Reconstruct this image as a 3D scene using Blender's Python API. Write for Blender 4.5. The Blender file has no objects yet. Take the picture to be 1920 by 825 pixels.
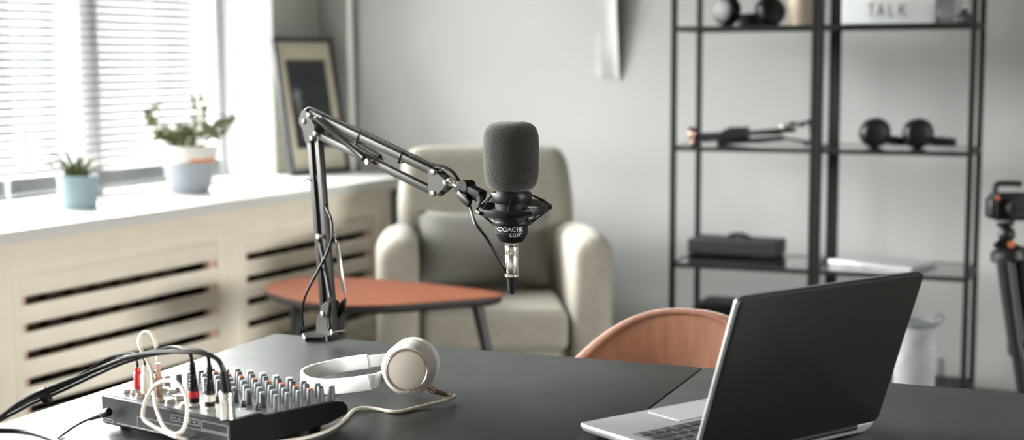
import bpy, bmesh, math, random
from mathutils import Vector, Matrix
random.seed(7)
V3 = Vector
SC = bpy.context.scene
COL = SC.collection
# ------------------------------------------------------------------ camera
FPX, YAW, PIT, ROL, CAMZ = 2680.0, 0.4775, 0.1104, 0.0047, 1.21
cf = V3((-math.sin(YAW)*math.cos(PIT), math.cos(YAW)*math.cos(PIT), -math.sin(PIT)))
r0 = V3((math.cos(YAW), math.sin(YAW), 0)); d0 = cf.cross(r0)
cr = r0*math.cos(ROL) + d0*math.sin(ROL); cd = d0*math.cos(ROL) - r0*math.sin(ROL)
CAM = V3((0, 0, CAMZ))
camd = bpy.data.cameras.new('camera'); camo = bpy.data.objects.new('camera', camd); COL.objects.link(camo)
camd.sensor_width = 36; camd.lens = FPX*36/1920
camd.clip_start = .05
Mc = Matrix((cr, -cd, -cf)).transposed().to_4x4(); Mc.translation = CAM
camo.matrix_world = Mc
camd.dof.use_dof = True; camd.dof.focus_distance = 2.04; camd.dof.aperture_fstop = 3.4
SC.camera = camo
SC.view_settings.view_transform = 'Standard'; SC.view_settings.look = 'None'
SC.view_settings.gamma = 1; SC.view_settings.use_curve_mapping = False
SC.view_settings.exposure = 0.0
SC.cycles.use_denoising = True
SC.cycles.max_bounces = 10; SC.cycles.diffuse_bounces = 6; SC.cycles.transparent_max_bounces = 16
SC.cycles.caustics_reflective = False; SC.cycles.caustics_refractive = False
SC.cycles.sample_clamp_indirect = 8
# ------------------------------------------------------------------ daylight
SKY, HZC, HZ0, HZ1 = 80.0, .0175, .058, .13     # overcast sky above pale buildings at the horizon
wd = bpy.data.worlds.new('overcast'); SC.world = wd; wd.use_nodes = True
nt = wd.node_tree; bg = nt.nodes['Background']; bg.inputs['Strength'].default_value = SKY
tc = nt.nodes.new('ShaderNodeTexCoord'); sx = nt.nodes.new('ShaderNodeSeparateXYZ'); rp = nt.nodes.new('ShaderNodeValToRGB')
nt.links.new(tc.outputs['Generated'], sx.inputs[0]); nt.links.new(sx.outputs['Z'], rp.inputs[0]); nt.links.new(rp.outputs[0], bg.inputs['Color'])
rp.color_ramp.elements[0].position = HZ0; rp.color_ramp.elements[0].color = (HZC, HZC*1.01, HZC*1.02, 1)
rp.color_ramp.elements[1].position = HZ1; rp.color_ramp.elements[1].color = (1, .992, .965, 1)


def portal(y0, y1, z0, z1):
    l = bpy.data.lights.new('window_portal', 'AREA'); l.shape = 'RECTANGLE'; l.size = y1-y0; l.size_y = z1-z0
    l.cycles.is_portal = True
    o = bpy.data.objects.new('window_portal', l); COL.objects.link(o)
    o.matrix_world = Matrix(((0, 0, -1, -4.10), (1, 0, 0, (y0+y1)/2), (0, -1, 0, (z0+z1)/2), (0, 0, 0, 1)))


WIN = [(2.10, 4.985), (-2.2, 1.5)]
WZ = (.73, 2.45)
for a, b in WIN: portal(a, b, *WZ)
pl = bpy.data.lights.new('window_portal', 'AREA'); pl.shape = 'RECTANGLE'; pl.size = 3.3; pl.size_y = 1.35; pl.cycles.is_portal = True
po = bpy.data.objects.new('window_portal', pl); COL.objects.link(po)
po.matrix_world = Matrix(((0, 0, 1, 6.14), (-1, 0, 0, 1.35), (0, -1, 0, 1.625), (0, 0, 0, 1)))
# ------------------------------------------------------------------ pixel -> place


def ray(px, py): return cr*((px-960)/FPX) + cd*((py-412.5)/FPX) + cf


def az(px, py, z): d = ray(px, py); return CAM + d*((z-CAM.z)/d.z)


def ay(px, py, y): d = ray(px, py); return CAM + d*((y-CAM.y)/d.y)


def ax(px, py, x): d = ray(px, py); return CAM + d*((x-CAM.x)/d.x)


def ad(px, py, dep): return CAM + ray(px, py)*dep


def apl(px, py, p0, n): d = ray(px, py); return CAM + d*((p0-CAM).dot(n)/d.dot(n))


# ------------------------------------------------------------------ geometry builder
def spline(pts, n=8, closed=False):
    pts = [V3(p) for p in pts]
    if len(pts) < 3: return pts
    out = []; N = len(pts)
    rng = range(N if closed else N-1)
    for i in rng:
        if closed: p0, p1, p2, p3 = pts[i-1], pts[i], pts[(i+1) % N], pts[(i+2) % N]
        else:
            p1, p2 = pts[i], pts[i+1]
            p0 = pts[i-1] if i > 0 else p1*2-p2
            p3 = pts[i+2] if i+2 < N else p2*2-p1
        for k in range(n):
            t = k/n; t2 = t*t; t3 = t2*t
            out.append(.5*((2*p1)+(p2-p0)*t+(2*p0-5*p1+4*p2-p3)*t2+(3*p1-p0-3*p2+p3)*t3))
    if not closed: out.append(pts[-1])
    return out


def frame_of(axis):
    a = V3(axis).normalized(); t = V3((0, 0, 1)) if abs(a.z) < .9 else V3((1, 0, 0))
    u = t.cross(a).normalized(); return u, a.cross(u), a


class G:
    def __init__(s): s.b = bmesh.new()

    def rings(s, rings, closed=False, cap=True):
        R = [[s.b.verts.new(p) for p in r] for r in rings]; n = len(R[0])
        m = len(R)
        for i in range(m if closed else m-1):
            A, B = R[i], R[(i+1) % m]
            for k in range(n): s.b.faces.new((A[k], A[(k+1) % n], B[(k+1) % n], B[k]))
        if cap and not closed: s.b.faces.new(R[0][::-1]); s.b.faces.new(R[-1])
        return s

    def box(s, lo, hi, bev=0, M=None, seg=2):
        t = bmesh.new(); bmesh.ops.create_cube(t, size=1)
        lo, hi = V3(lo), V3(hi); c = (lo+hi)/2; d = hi-lo
        for v in t.verts: v.co = V3((v.co.x*d.x, v.co.y*d.y, v.co.z*d.z))+c
        if bev: bmesh.ops.bevel(t, geom=t.edges[:], offset=bev, segments=seg, affect='EDGES', profile=.5)
        if M is not None: bmesh.ops.transform(t, matrix=M, verts=t.verts)
        s.merge(t); return s

    def merge(s, t):
        mp = {v: s.b.verts.new(v.co) for v in t.verts}
        for f in t.faces:
            try: s.b.faces.new([mp[v] for v in f.verts])
            except ValueError: pass
        t.free()

    def obox(s, c, ex, ey, ez, bev=0, seg=2):
        """box centred at c with half-axis vectors ex, ey, ez"""
        ex, ey, ez = V3(ex), V3(ey), V3(ez)
        M = Matrix((ex.normalized(), ey.normalized(), ez.normalized())).transposed().to_4x4(); M.translation = V3(c)
        h = V3((ex.length, ey.length, ez.length))
        return s.box(-h, h, bev, M, seg)

    def cyl(s, p0, p1, r0, r1=None, seg=20):
        p0, p1 = V3(p0), V3(p1); r1 = r0 if r1 is None else r1
        u, w, a = frame_of(p1-p0)
        cs = [(math.cos(2*math.pi*k/seg), math.sin(2*math.pi*k/seg)) for k in range(seg)]
        return s.rings([[p+u*(r*c)+w*(r*q) for c, q in cs] for p, r in ((p0, r0), (p1, r1))])

    def lathe(s, prof, o, axis=(0, 0, 1), seg=32):
        o = V3(o); u, w, a = frame_of(axis)
        cs = [(math.cos(2*math.pi*k/seg), math.sin(2*math.pi*k/seg)) for k in range(seg)]
        return s.rings([[o+a*h+u*(max(r, 1e-5)*c)+w*(max(r, 1e-5)*q) for c, q in cs] for r, h in prof])

    def tube(s, pts, r, seg=8, closed=False, sm=0, flat=1.0, upv=None):
        pts = spline(pts, sm, closed) if sm else [V3(p) for p in pts]
        n = len(pts); R = []; prev = None
        for i, p in enumerate(pts):
            a = pts[(i+1) % n] if (closed or i < n-1) else pts[i]
            b = pts[i-1] if (closed or i > 0) else pts[i]
            t = (a-b).normalized()
            if upv is not None: u = (V3(upv)-t*t.dot(V3(upv))).normalized()
            elif prev is None: u = frame_of(t)[0]
            else: u = (prev-t*t.dot(prev)).normalized()
            prev = u; w = t.cross(u)
            rr = r(i/(n-1 or 1)) if callable(r) else r
            R.append([p+u*(rr*math.cos(2*math.pi*k/seg))+w*(rr*flat*math.sin(2*math.pi*k/seg)) for k in range(seg)])
        return s.rings(R, closed)

    def sweep(s, pts, prof, upv, closed=False):
        """sweep a 2D profile [(side, up)] along pts keeping up near upv"""
        pts = [V3(p) for p in pts]; n = len(pts); R = []
        for i, p in enumerate(pts):
            a = pts[(i+1) % n] if (closed or i < n-1) else pts[i]
            b = pts[i-1] if (closed or i > 0) else pts[i]
            t = (a-b).normalized(); u = (V3(upv)-t*t.dot(V3(upv))).normalized(); w = t.cross(u)
            R.append([p+w*x+u*y for x, y in prof])
        return s.rings(R, closed)

    def prism(s, out, vec):
        out = [V3(p) for p in out]; vec = V3(vec)
        return s.rings([out, [p+vec for p in out]])

    def ball(s, c, r, seg=14, sc=(1, 1, 1), M=None):
        t = bmesh.new(); bmesh.ops.create_uvsphere(t, u_segments=seg, v_segments=max(6, seg//2+1), radius=r)
        for v in t.verts: v.co = V3((v.co.x*sc[0], v.co.y*sc[1], v.co.z*sc[2]))
        if M is not None: bmesh.ops.transform(t, matrix=M, verts=t.verts)
        bmesh.ops.translate(t, vec=V3(c), verts=t.verts); s.merge(t); return s

    def coil(s, p0, p1, R, r, turns, seg=5):
        p0, p1 = V3(p0), V3(p1); u, w, a = frame_of(p1-p0); n = int(turns*9)
        return s.tube([p0+(p1-p0)*(i/n)+u*(R*math.cos(2*math.pi*turns*i/n))+w*(R*math.sin(2*math.pi*turns*i/n)) for i in range(n+1)], r, seg)


def xf(root):
    M = Matrix.Identity(4); o = root
    while o is not None: M = o.matrix_basis @ M; o = o.parent
    return M


def obj(name, g, m, parent=None, loc=None, sub=0, ang=35, bev=0):
    """link builder g (world coordinates) as one mesh object"""
    bm = g.b; bmesh.ops.recalc_face_normals(bm, faces=bm.faces[:])
    me = bpy.data.meshes.new(name)
    if parent is not None: bmesh.ops.transform(bm, matrix=xf(parent).inverted(), verts=bm.verts)
    elif loc is not None: bmesh.ops.translate(bm, vec=-V3(loc), verts=bm.verts)
    bm.to_mesh(me); bm.free()
    for p in me.polygons: p.use_smooth = True
    me.set_sharp_from_angle(angle=math.radians(ang))
    me.materials.append(m)
    o = bpy.data.objects.new(name, me); COL.objects.link(o)
    if parent is not None: o.parent = parent
    elif loc is not None: o.location = loc
    if bev:
        b = o.modifiers.new('bevel', 'BEVEL'); b.width = bev; b.segments = 2; b.limit_method = 'ANGLE'
    if sub:
        q = o.modifiers.new('subdivision', 'SUBSURF'); q.levels = sub; q.render_levels = sub
    return o


def tag(o, label, cat, group=None):
    o['label'] = label; o['category'] = cat
    if group: o['group'] = group
    return o


def thing(name, label, cat, loc, rz=0, group=None):
    o = bpy.data.objects.new(name, None); o.empty_display_size = .05; COL.objects.link(o)
    o.location = loc; o.rotation_euler = (0, 0, rz)
    return tag(o, label, cat, group)


def struct(name, g, m, loc=(0, 0, 0), parent=None):
    o = obj(name, g, m, parent, loc if parent is None else None)
    if parent is None: o['kind'] = 'structure'
    return o


def copy_tree(o, parent=None):
    c = o.copy(); COL.objects.link(c); c.parent = parent
    for ch in list(o.children): copy_tree(ch, c)
    return c


# ------------------------------------------------------------------ materials
def mat(name, col, rough=.5, metal=0, spec=.5, var=0, vs=8, bump=0, bs=60, sheen=0, coat=0, trans=0, stretch=None):
    m = bpy.data.materials.new(name); m.use_nodes = True; t = m.node_tree; N = t.nodes; L = t.links
    p = N['Principled BSDF']; p.inputs['Base Color'].default_value = (*col, 1); p.inputs['Roughness'].default_value = rough
    p.inputs['Metallic'].default_value = metal; p.inputs['Specular IOR Level'].default_value = spec
    p.inputs['Sheen Weight'].default_value = sheen; p.inputs['Coat Weight'].default_value = coat
    tcn = N.new('ShaderNodeTexCoord'); src = tcn.outputs['Object']
    if stretch:
        mp = N.new('ShaderNodeMapping'); mp.inputs['Scale'].default_value = stretch; L.new(src, mp.inputs[0]); src = mp.outputs[0]
    if var:
        n = N.new('ShaderNodeTexNoise'); n.inputs['Scale'].default_value = vs; n.inputs['Detail'].default_value = 5; L.new(src, n.inputs['Vector'])
        r = N.new('ShaderNodeValToRGB'); r.color_ramp.elements[0].position = .3; r.color_ramp.elements[1].position = .7
        r.color_ramp.elements[0].color = (*[c*(1-var) for c in col], 1); r.color_ramp.elements[1].color = (*[min(1, c*(1+var)) for c in col], 1)
        L.new(n.outputs['Fac'], r.inputs[0]); L.new(r.outputs[0], p.inputs['Base Color'])
    if bump:
        n2 = N.new('ShaderNodeTexNoise'); n2.inputs['Scale'].default_value = bs; n2.inputs['Detail'].default_value = 3; L.new(src, n2.inputs['Vector'])
        b = N.new('ShaderNodeBump'); b.inputs['Strength'].default_value = bump; b.inputs['Distance'].default_value = .002
        L.new(n2.outputs['Fac'], b.inputs['Height']); L.new(b.outputs[0], p.inputs['Normal'])
    if trans:
        tl = N.new('ShaderNodeBsdfTranslucent'); tl.inputs['Color'].default_value = (*col, 1); mx = N.new('ShaderNodeMixShader'); mx.inputs[0].default_value = trans
        L.new(p.outputs[0], mx.inputs[1]); L.new(tl.outputs[0], mx.inputs[2]); L.new(mx.outputs[0], N['Material Output'].inputs['Surface'])
    return m


def thin_glass(name, tint, refl=.5):
    m = bpy.data.materials.new(name); m.use_nodes = True; N = m.node_tree.nodes; L = m.node_tree.links
    N.remove(N['Principled BSDF'])
    tr = N.new('ShaderNodeBsdfTransparent'); tr.inputs[0].default_value = (*tint, 1)
    gl = N.new('ShaderNodeBsdfGlossy'); gl.inputs['Roughness'].default_value = .03
    fr = N.new('ShaderNodeFresnel'); fr.inputs[0].default_value = 1.5
    mu = N.new('ShaderNodeMath'); mu.operation = 'MULTIPLY'; mu.inputs[1].default_value = refl*2; L.new(fr.outputs[0], mu.inputs[0])
    mx = N.new('ShaderNodeMixShader'); L.new(mu.outputs[0], mx.inputs[0]); L.new(tr.outputs[0], mx.inputs[1]); L.new(gl.outputs[0], mx.inputs[2])
    L.new(mx.outputs[0], N['Material Output'].inputs['Surface']); return m


M_wall = mat('wall_paint', (.345, .352, .345), .75, var=.025, vs=2, bump=.08, bs=180)
M_wall_lift = mat('window_wall_paint', (.50, .51, .49), .75, var=.025, vs=2)  # wall paint lightened on the window side, extra light put into the colour
M_wall2 = mat('far_wall_paint', (.42, .41, .39), .8)
M_ceil = mat('ceiling_paint', (.66, .66, .64), .8)
M_floor = mat('floor_laminate', (.13, .11, .09), .45, var=.15, vs=5, stretch=(1, .1, 1))
M_white = mat('white_paint', (.80, .79, .75), .45, var=.02, vs=6)
M_sill = mat('sill_white', (.72, .72, .70), .4)
M_cover = mat('cream_paint', (.86, .79, .67), .5, var=.03, vs=10, bump=.1, bs=40)
M_raw = mat('raw_pine', (.68, .46, .36), .6, var=.1, vs=20)
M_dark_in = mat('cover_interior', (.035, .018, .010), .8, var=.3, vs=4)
M_slat = mat('blind_slat', (.70, .71, .71), .45, trans=.03)
M_cord = mat('blind_cord', (.85, .85, .85), .6)
M_frame = mat('window_frame_paint', (.70, .73, .76), .4)
M_mull_shade = mat('frame_paint_shaded', (.34, .35, .37), .5)  # frame paint darkened, the backlit mullion's shade put into its colour
M_pane = thin_glass('window_glass', (.97, .98, .98), .4)
M_shglass = thin_glass('shelf_glass', (.80, .86, .85), .9)
M_shelf = mat('black_brown_steel', (.009, .0085, .0075), .5, spec=.3, var=.1)
M_blk = mat('black_plastic', (.0045, .0045, .005), .42, spec=.28)
M_blk2 = mat('matte_black_plastic', (.005, .005, .0055), .55, spec=.2)
M_rub = mat('black_rubber', (.0045, .0045, .005), .42, spec=.25)
M_foam = mat('foam_black', (.024, .023, .020), .95, spec=.2, var=.65, vs=480, bump=1.0, bs=520, sheen=.3)
M_chrome = mat('nickel', (.78, .74, .68), .22, 1)
M_armmet = mat('arm_painted_steel', (.030, .027, .024), .42, .05, spec=.28, var=.06, vs=30)
M_spring = mat('spring_steel', (.05, .048, .046), .32, .6)
M_spring2 = mat('bare_spring_steel', (.42, .40, .37), .3, .9)
M_lidm = mat('dark_aluminium', (.009, .009, .008), .5, .1, spec=.18, var=.03, vs=200)
M_alu = mat('silver_aluminium', (.56, .57, .58), .36, .75, var=.02, vs=80)
M_key = mat('key_black', (.02, .021, .023), .5)
M_keybed = mat('key_deck', (.09, .095, .10), .45, .3)
M_pad = mat('trackpad_glass', (.62, .63, .64), .3, .55)
M_scr = mat('screen_glass', (.01, .01, .012), .12)
M_hpw = mat('white_gloss_plastic', (.84, .84, .83), .28, coat=.3)
M_hpc = mat('cushion_leatherette', (.55, .53, .47), .55, bump=.4, bs=90)
M_disc = mat('champagne_disc', (.86, .80, .70), .45, .15)
M_rose = mat('rose_gold', (.80, .55, .43), .25, .9)
M_ivory = mat('ivory_cable', (.78, .71, .60), .45)
M_red = mat('red_plastic', (.55, .015, .02), .35)
M_knob = mat('knob_grey', (.135, .145, .15), .45)
M_knobd = mat('knob_groove', (.05, .055, .06), .5)
M_capw = mat('cap_white', (.85, .85, .84), .4)
M_capo = mat('cap_orange', (.62, .12, .04), .45)
M_capk = mat('cap_black', (.015, .015, .016), .4)
M_capb = mat('cap_blue_grey', (.20, .245, .28), .45)
M_mixtop = mat('mixer_panel', (.22, .23, .235), .38, .3, var=.05, vs=50)
M_mixb = mat('mixer_body', (.0045, .0045, .005), .42, spec=.22)
M_mark = mat('panel_print', (.30, .31, .32), .5)
M_arm = mat('armchair_fabric', (.255, .236, .194), .9, var=.08, vs=30, bump=.5, bs=420, sheen=.15)
M_pil = mat('pillow_fabric', (.17, .165, .15), .95, var=.15, vs=160, bump=.6, bs=300)
M_tab = mat('orange_brown_veneer', (.155, .045, .019), .65, spec=.1, var=.12, vs=7, stretch=(1, 6, 1))
M_tabe = mat('table_black', (.012, .011, .010), .45)
M_vel = mat('brown_velvet', (.175, .061, .025), .75, var=.15, vs=9, bump=.9, bs=9, sheen=.3, stretch=(7, 7, .8))
M_oak = mat('chair_leg_wood', (.05, .04, .03), .5)
M_pot1 = mat('pot_blue', (.25, .335, .365), .6, var=.04, vs=10)
M_pot2 = mat('pot_grey', (.29, .315, .35), .6, var=.04, vs=10)
M_potw = mat('pot_white', (.82, .80, .76), .5)
M_terra = mat('terracotta', (.60, .25, .11), .8, var=.1)
M_soil = mat('soil', (.06, .04, .03), .95, var=.4, vs=60, bump=.8, bs=80)
M_aloe = mat('aloe_leaf', (.085, .105, .04), .45, var=.4, vs=20)
M_jade = mat('jade_leaf', (.15, .17, .065), .5, var=.4, vs=14, trans=.05)
M_stem = mat('plant_stem', (.25, .18, .10), .7)
M_pfr = mat('dark_frame_wood', (.035, .038, .045), .4)
M_mount = mat('cream_mount', (.62, .57, .45), .7)
M_print = mat('dark_print', (.022, .024, .028), .5, var=.4, vs=9)
M_flower = mat('pale_print', (.24, .25, .25), .6, var=.5, vs=30)
M_paper = mat('paper', (.36, .37, .36), .8, var=.01)
M_lbox = mat('acrylic_white', (.84, .87, .88), .35)
M_lett = mat('letter_black', (.02, .02, .02), .5)
M_beige = mat('beige_card', (.52, .44, .33), .7)
M_beigeb = mat('brown_card', (.26, .17, .11), .7)
M_clear = thin_glass('clear_plastic', (.72, .74, .76), 1.0)
M_felt = mat('bin_felt', (.25, .255, .26), .95, var=.18, vs=18, bump=.4, bs=200)
M_binr = mat('bin_rim', (.08, .085, .09), .6)
M_case = mat('case_fabric', (.014, .0145, .0155), .8, var=.15, vs=40, bump=.4, bs=300)
M_org = mat('orange_anodised', (.55, .16, .05), .35, .6)
M_org2 = mat('amber_plastic', (.30, .085, .03), .4)
M_lens = mat('lens_glass', (.01, .01, .015), .08, coat=.5)
M_txt = mat('white_print', (.85, .85, .84), .5)


def desk_material():
    m = bpy.data.materials.new('desk_black_stain'); m.use_nodes = True; t = m.node_tree; N = t.nodes; L = t.links; p = N['Principled BSDF']
    tcn = N.new('ShaderNodeTexCoord')
    mp = N.new('ShaderNodeMapping'); mp.inputs['Scale'].default_value = (26, 1.6, 1); L.new(tcn.outputs['Object'], mp.inputs[0])
    n = N.new('ShaderNodeTexNoise'); n.inputs['Scale'].default_value = 4; n.inputs['Detail'].default_value = 8; L.new(mp.outputs[0], n.inputs['Vector'])
    r = N.new('ShaderNodeValToRGB'); r.color_ramp.elements[0].color = (.013, .015, .015, 1); r.color_ramp.elements[1].color = (.026, .028, .028, 1)
    L.new(n.outputs['Fac'], r.inputs[0])
    v = N.new('ShaderNodeTexVoronoi'); v.inputs['Scale'].default_value = 55; L.new(tcn.outputs['Object'], v.inputs['Vector'])
    lt = N.new('ShaderNodeMath'); lt.operation = 'LESS_THAN'; lt.inputs[1].default_value = .045; L.new(v.outputs['Distance'], lt.inputs[0])
    mx = N.new('ShaderNodeMix'); mx.data_type = 'RGBA'; mx.inputs['B'].default_value = (.22, .22, .21, 1)
    hf = N.new('ShaderNodeMath'); hf.operation = 'MULTIPLY'; hf.inputs[1].default_value = .55; L.new(lt.outputs[0], hf.inputs[0])
    L.new(hf.outputs[0], mx.inputs['Factor']); L.new(r.outputs[0], mx.inputs['A']); L.new(mx.outputs['Result'], p.inputs['Base Color'])
    n2 = N.new('ShaderNodeTexNoise'); n2.inputs['Scale'].default_value = 7; n2.inputs['Detail'].default_value = 6; L.new(tcn.outputs['Object'], n2.inputs['Vector'])
    mr = N.new('ShaderNodeMapRange'); mr.inputs['To Min'].default_value = .30; mr.inputs['To Max'].default_value = .46; L.new(n2.outputs['Fac'], mr.inputs['Value']); L.new(mr.outputs[0], p.inputs['Roughness'])
    b = N.new('ShaderNodeBump'); b.inputs['Strength'].default_value = .12; b.inputs['Distance'].default_value = .001; L.new(n.outputs['Fac'], b.inputs['Height']); L.new(b.outputs[0], p.inputs['Normal'])
    p.inputs['Specular IOR Level'].default_value = .33
    return m


M_desk = desk_material()
# ================================================================== SETTING
ZS_ = .7245
XW, YB = -3.785, 5.42           # window wall face, back wall face
XR, YF, ZC = 6.0, -2.6, 2.85
struct('floor', G().box((-4.15, YF-.15, -.1), (XR+.15, YB+.15, 0)), M_floor)
struct('ceiling', G().box((-4.15, YF-.15, ZC), (XR+.15, YB+.15, ZC+.1)), M_ceil)
struct('wall_back', G().box((-4.15, YB, 0), (XR+.15, YB+.15, ZC)), M_wall)
RW = (-.3, 3.0, .95, 2.30)  # opening for the window added as fill light
g = G().box((XR, YF, 0), (XR+.15, RW[0], ZC)); g.box((XR, RW[1], 0), (XR+.15, YB, ZC)); g.box((XR, RW[0], 0), (XR+.15, RW[1], RW[2])); g.box((XR, RW[0], RW[3]), (XR+.15, RW[1], ZC))
struct('wall_right', g, M_wall2)
struct('wall_front', G().box((-4.15, YF-.15, 0), (XR+.15, YF, ZC)), M_wall2)
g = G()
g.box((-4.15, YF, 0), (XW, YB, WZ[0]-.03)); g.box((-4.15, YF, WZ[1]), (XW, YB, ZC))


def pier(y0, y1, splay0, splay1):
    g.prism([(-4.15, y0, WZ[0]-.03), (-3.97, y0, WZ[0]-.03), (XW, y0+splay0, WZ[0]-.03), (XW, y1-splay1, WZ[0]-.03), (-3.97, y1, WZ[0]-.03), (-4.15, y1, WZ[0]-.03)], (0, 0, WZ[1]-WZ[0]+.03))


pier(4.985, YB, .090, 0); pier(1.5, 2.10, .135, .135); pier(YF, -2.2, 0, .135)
struct('wall_left', g, M_wall_lift)
g = G()
for y0, y1, d in ((4.985, 5.075, 1),):
    g.prism([(-3.972, y0-.002, ZS_), (XW, y1-.0005, ZS_), (XW+.0015, y1-.0005, ZS_), (XW+.0015, y1-.012, ZS_), (-3.972, y0-.014, ZS_)], (0, 0, WZ[1]-ZS_))
struct('trim_2', g, M_sill)
g = G()
g.box((-.98, YB-.016, 0), (XR, YB, .10), .004); struct('baseboard_back', g, M_wall)
# windows: frame, sashes, panes
for wi, (a, b) in enumerate(WIN):
    g = G(); x0, x1 = -4.07, -3.985
    g.box((x0, a+.0005, WZ[0]-.03), (x1, a+.06, WZ[1])); g.box((x0, b-.065, WZ[0]-.03), (x1, b-.0005, WZ[1]))
    g.box((x0, a+.06, WZ[0]-.03), (x1, b-.065, WZ[0]+.06)); g.box((x0, a+.06, WZ[1]-.07), (x1, b-.065, WZ[1]))
    n = 3
    muls = [4.055, 3.10] if wi == 0 else [a+(b-a)*k/n for k in (1, 2)]
    for y in muls: g.box((x1-.03, y+.03, WZ[0]+.06), (x1, y+.09, WZ[1]-.07))
    w = struct('window_%d' % (wi+1), g, M_frame)
    for y in (muls if wi == 0 else ()): obj('mullion', G().box((-3.915, y-.050, WZ[0]-.005), (-3.872, y+.050, WZ[1]), .004), M_mull_shade, w)
    p = G().box((-4.035, a+.03, WZ[0]+.02), (-4.029, b-.03, WZ[1]-.03)); obj('pane', p, M_pane, w)
g = G(); x0, x1, (a, b, c, d) = XR+.06, XR+.11, RW
g.box((x0, a, c), (x1, a+.035, d)); g.box((x0, b-.035, c), (x1, b, d)); g.box((x0, a+.035, c), (x1, b-.035, c+.035)); g.box((x0, a+.035, d-.035), (x1, b-.035, d))
w = struct('window_3', g, M_frame); obj('pane', G().box((XR+.082, a+.02, c+.02), (XR+.088, b-.02, d-.02)), M_pane, w)  # unseen window, added to fill surfaces facing right
# heating riser pipe in the corner
px_ = ay(657, 50, YB-.03).x
g = G().cyl((px_, YB-.03, .0), (px_, YB-.03, ZC), .014); g.cyl((px_, YB-.03, .30), (px_, YB-.03, .33), .019)
o = tag(obj('heating_pipe', g, M_white, None, (px_, YB-.03, 0)), 'pale painted vertical heating pipe in the room corner behind the picture frame', 'pipe')
# sill with rounded end
def rounded_end(xf, yf, y0, xb, r):
    """plan outline: front line x=xf from y0 to yf-r, arc, back to xb"""
    P = [(xb, y0), (xf, y0)]
    for k in range(13):
        t = k/12*math.pi/2; P.append((xf-r+r*math.cos(t), yf-r+r*math.sin(t)))
    P.append((xb, yf)); return P


ZS = .724
Y0C = 1.15
struct('window_sill', G().prism([(x, y, ZS-.037) for x, y in rounded_end(-3.21, 5.365, Y0C, -3.984, .24)], (0, 0, .037)), M_sill)
struct('trim_1', G().prism([(x, y, ZS-.052) for x, y in rounded_end(-3.228, 5.345, Y0C+.01, -3.77, .225)], (0, 0, .015)), M_cover)
# radiator cover
XC = -3.24
rc = thing('radiator_cover', 'long cream wooden radiator cover with slatted panels under the window sill', 'radiator cover', (-3.45, 3.4, 0))
PAN = [(4.105, 5.02), (3.035, 4.012), (1.965, 2.94)]
ZT, ZB = .596, .075
g = G(); ys = [5.08, 5.02, 4.105, 4.012, 3.035, 2.94, 1.965, Y0C+.02]
g.box((XC-.02, Y0C+.02, ZT), (XC, 5.085, ZS-.05)); g.box((XC-.02, Y0C+.02, 0), (XC, 5.085, ZB))
for k in range(0, 8, 2): g.box((XC-.02, ys[k+1], ZB), (XC, ys[k], ZT))
arc = [(XC-.19+.19*math.cos(t), 5.085+.19*math.sin(t)) for t in [k/10*math.pi/2 for k in range(11)]]
arc2 = [(XC-.19+.17*math.cos(t), 5.085+.17*math.sin(t)) for t in [k/10*math.pi/2 for k in range(11)]]
g.prism([(x, y, 0) for x, y in arc]+[(x, y, 0) for x, y in arc2[::-1]], (0, 0, ZS-.05))
g.box((-3.69, 5.255, 0), (XC-.19, 5.275, ZS-.05)); g.box((-3.69, Y0C+.02, 0), (XC-.02, Y0C+.04, ZS-.05))
obj('face_frame', g, M_cover, rc)
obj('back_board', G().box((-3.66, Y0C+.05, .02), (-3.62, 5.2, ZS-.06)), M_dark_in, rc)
for a, b in PAN:
    g = G(); f = .03
    g.box((XC-.022, a, ZB), (XC+.008, a+f, ZT), .003); g.box((XC-.022, b-f, ZB), (XC+.008, b, ZT), .003)
    g.box((XC-.022, a+f, ZT-f+.008), (XC+.008, b-f, ZT), .003); g.box((XC-.022, a+f, ZB), (XC+.008, b-f, ZB+.02), .003)
    pf = obj('grille_frame', g, M_cover, rc)
    g = G(); z = .5735
    while z-.0570 > ZB+.015:
        g.box((XC-.011, a+f+.001, z-.0570), (XC+.001, b-f-.001, z), .0025); z -= .0833
    obj('slat_panel', g, M_cover, pf)
    for y in (a+f+.003, b-f-.033): obj('batten', G().box((XC-.034, y, ZB+.01), (XC-.0115, y+.03, ZT-.02)), M_raw, pf)
    g = G()
    for k in range(int((b-a)/.11)):
        y = a+.08+k*.11
        g.box((-3.56, y, .12), (-3.40, y+.075, .60), .015)
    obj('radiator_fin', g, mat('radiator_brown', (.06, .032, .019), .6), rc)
# venetian blinds
TILT = -14


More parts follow.
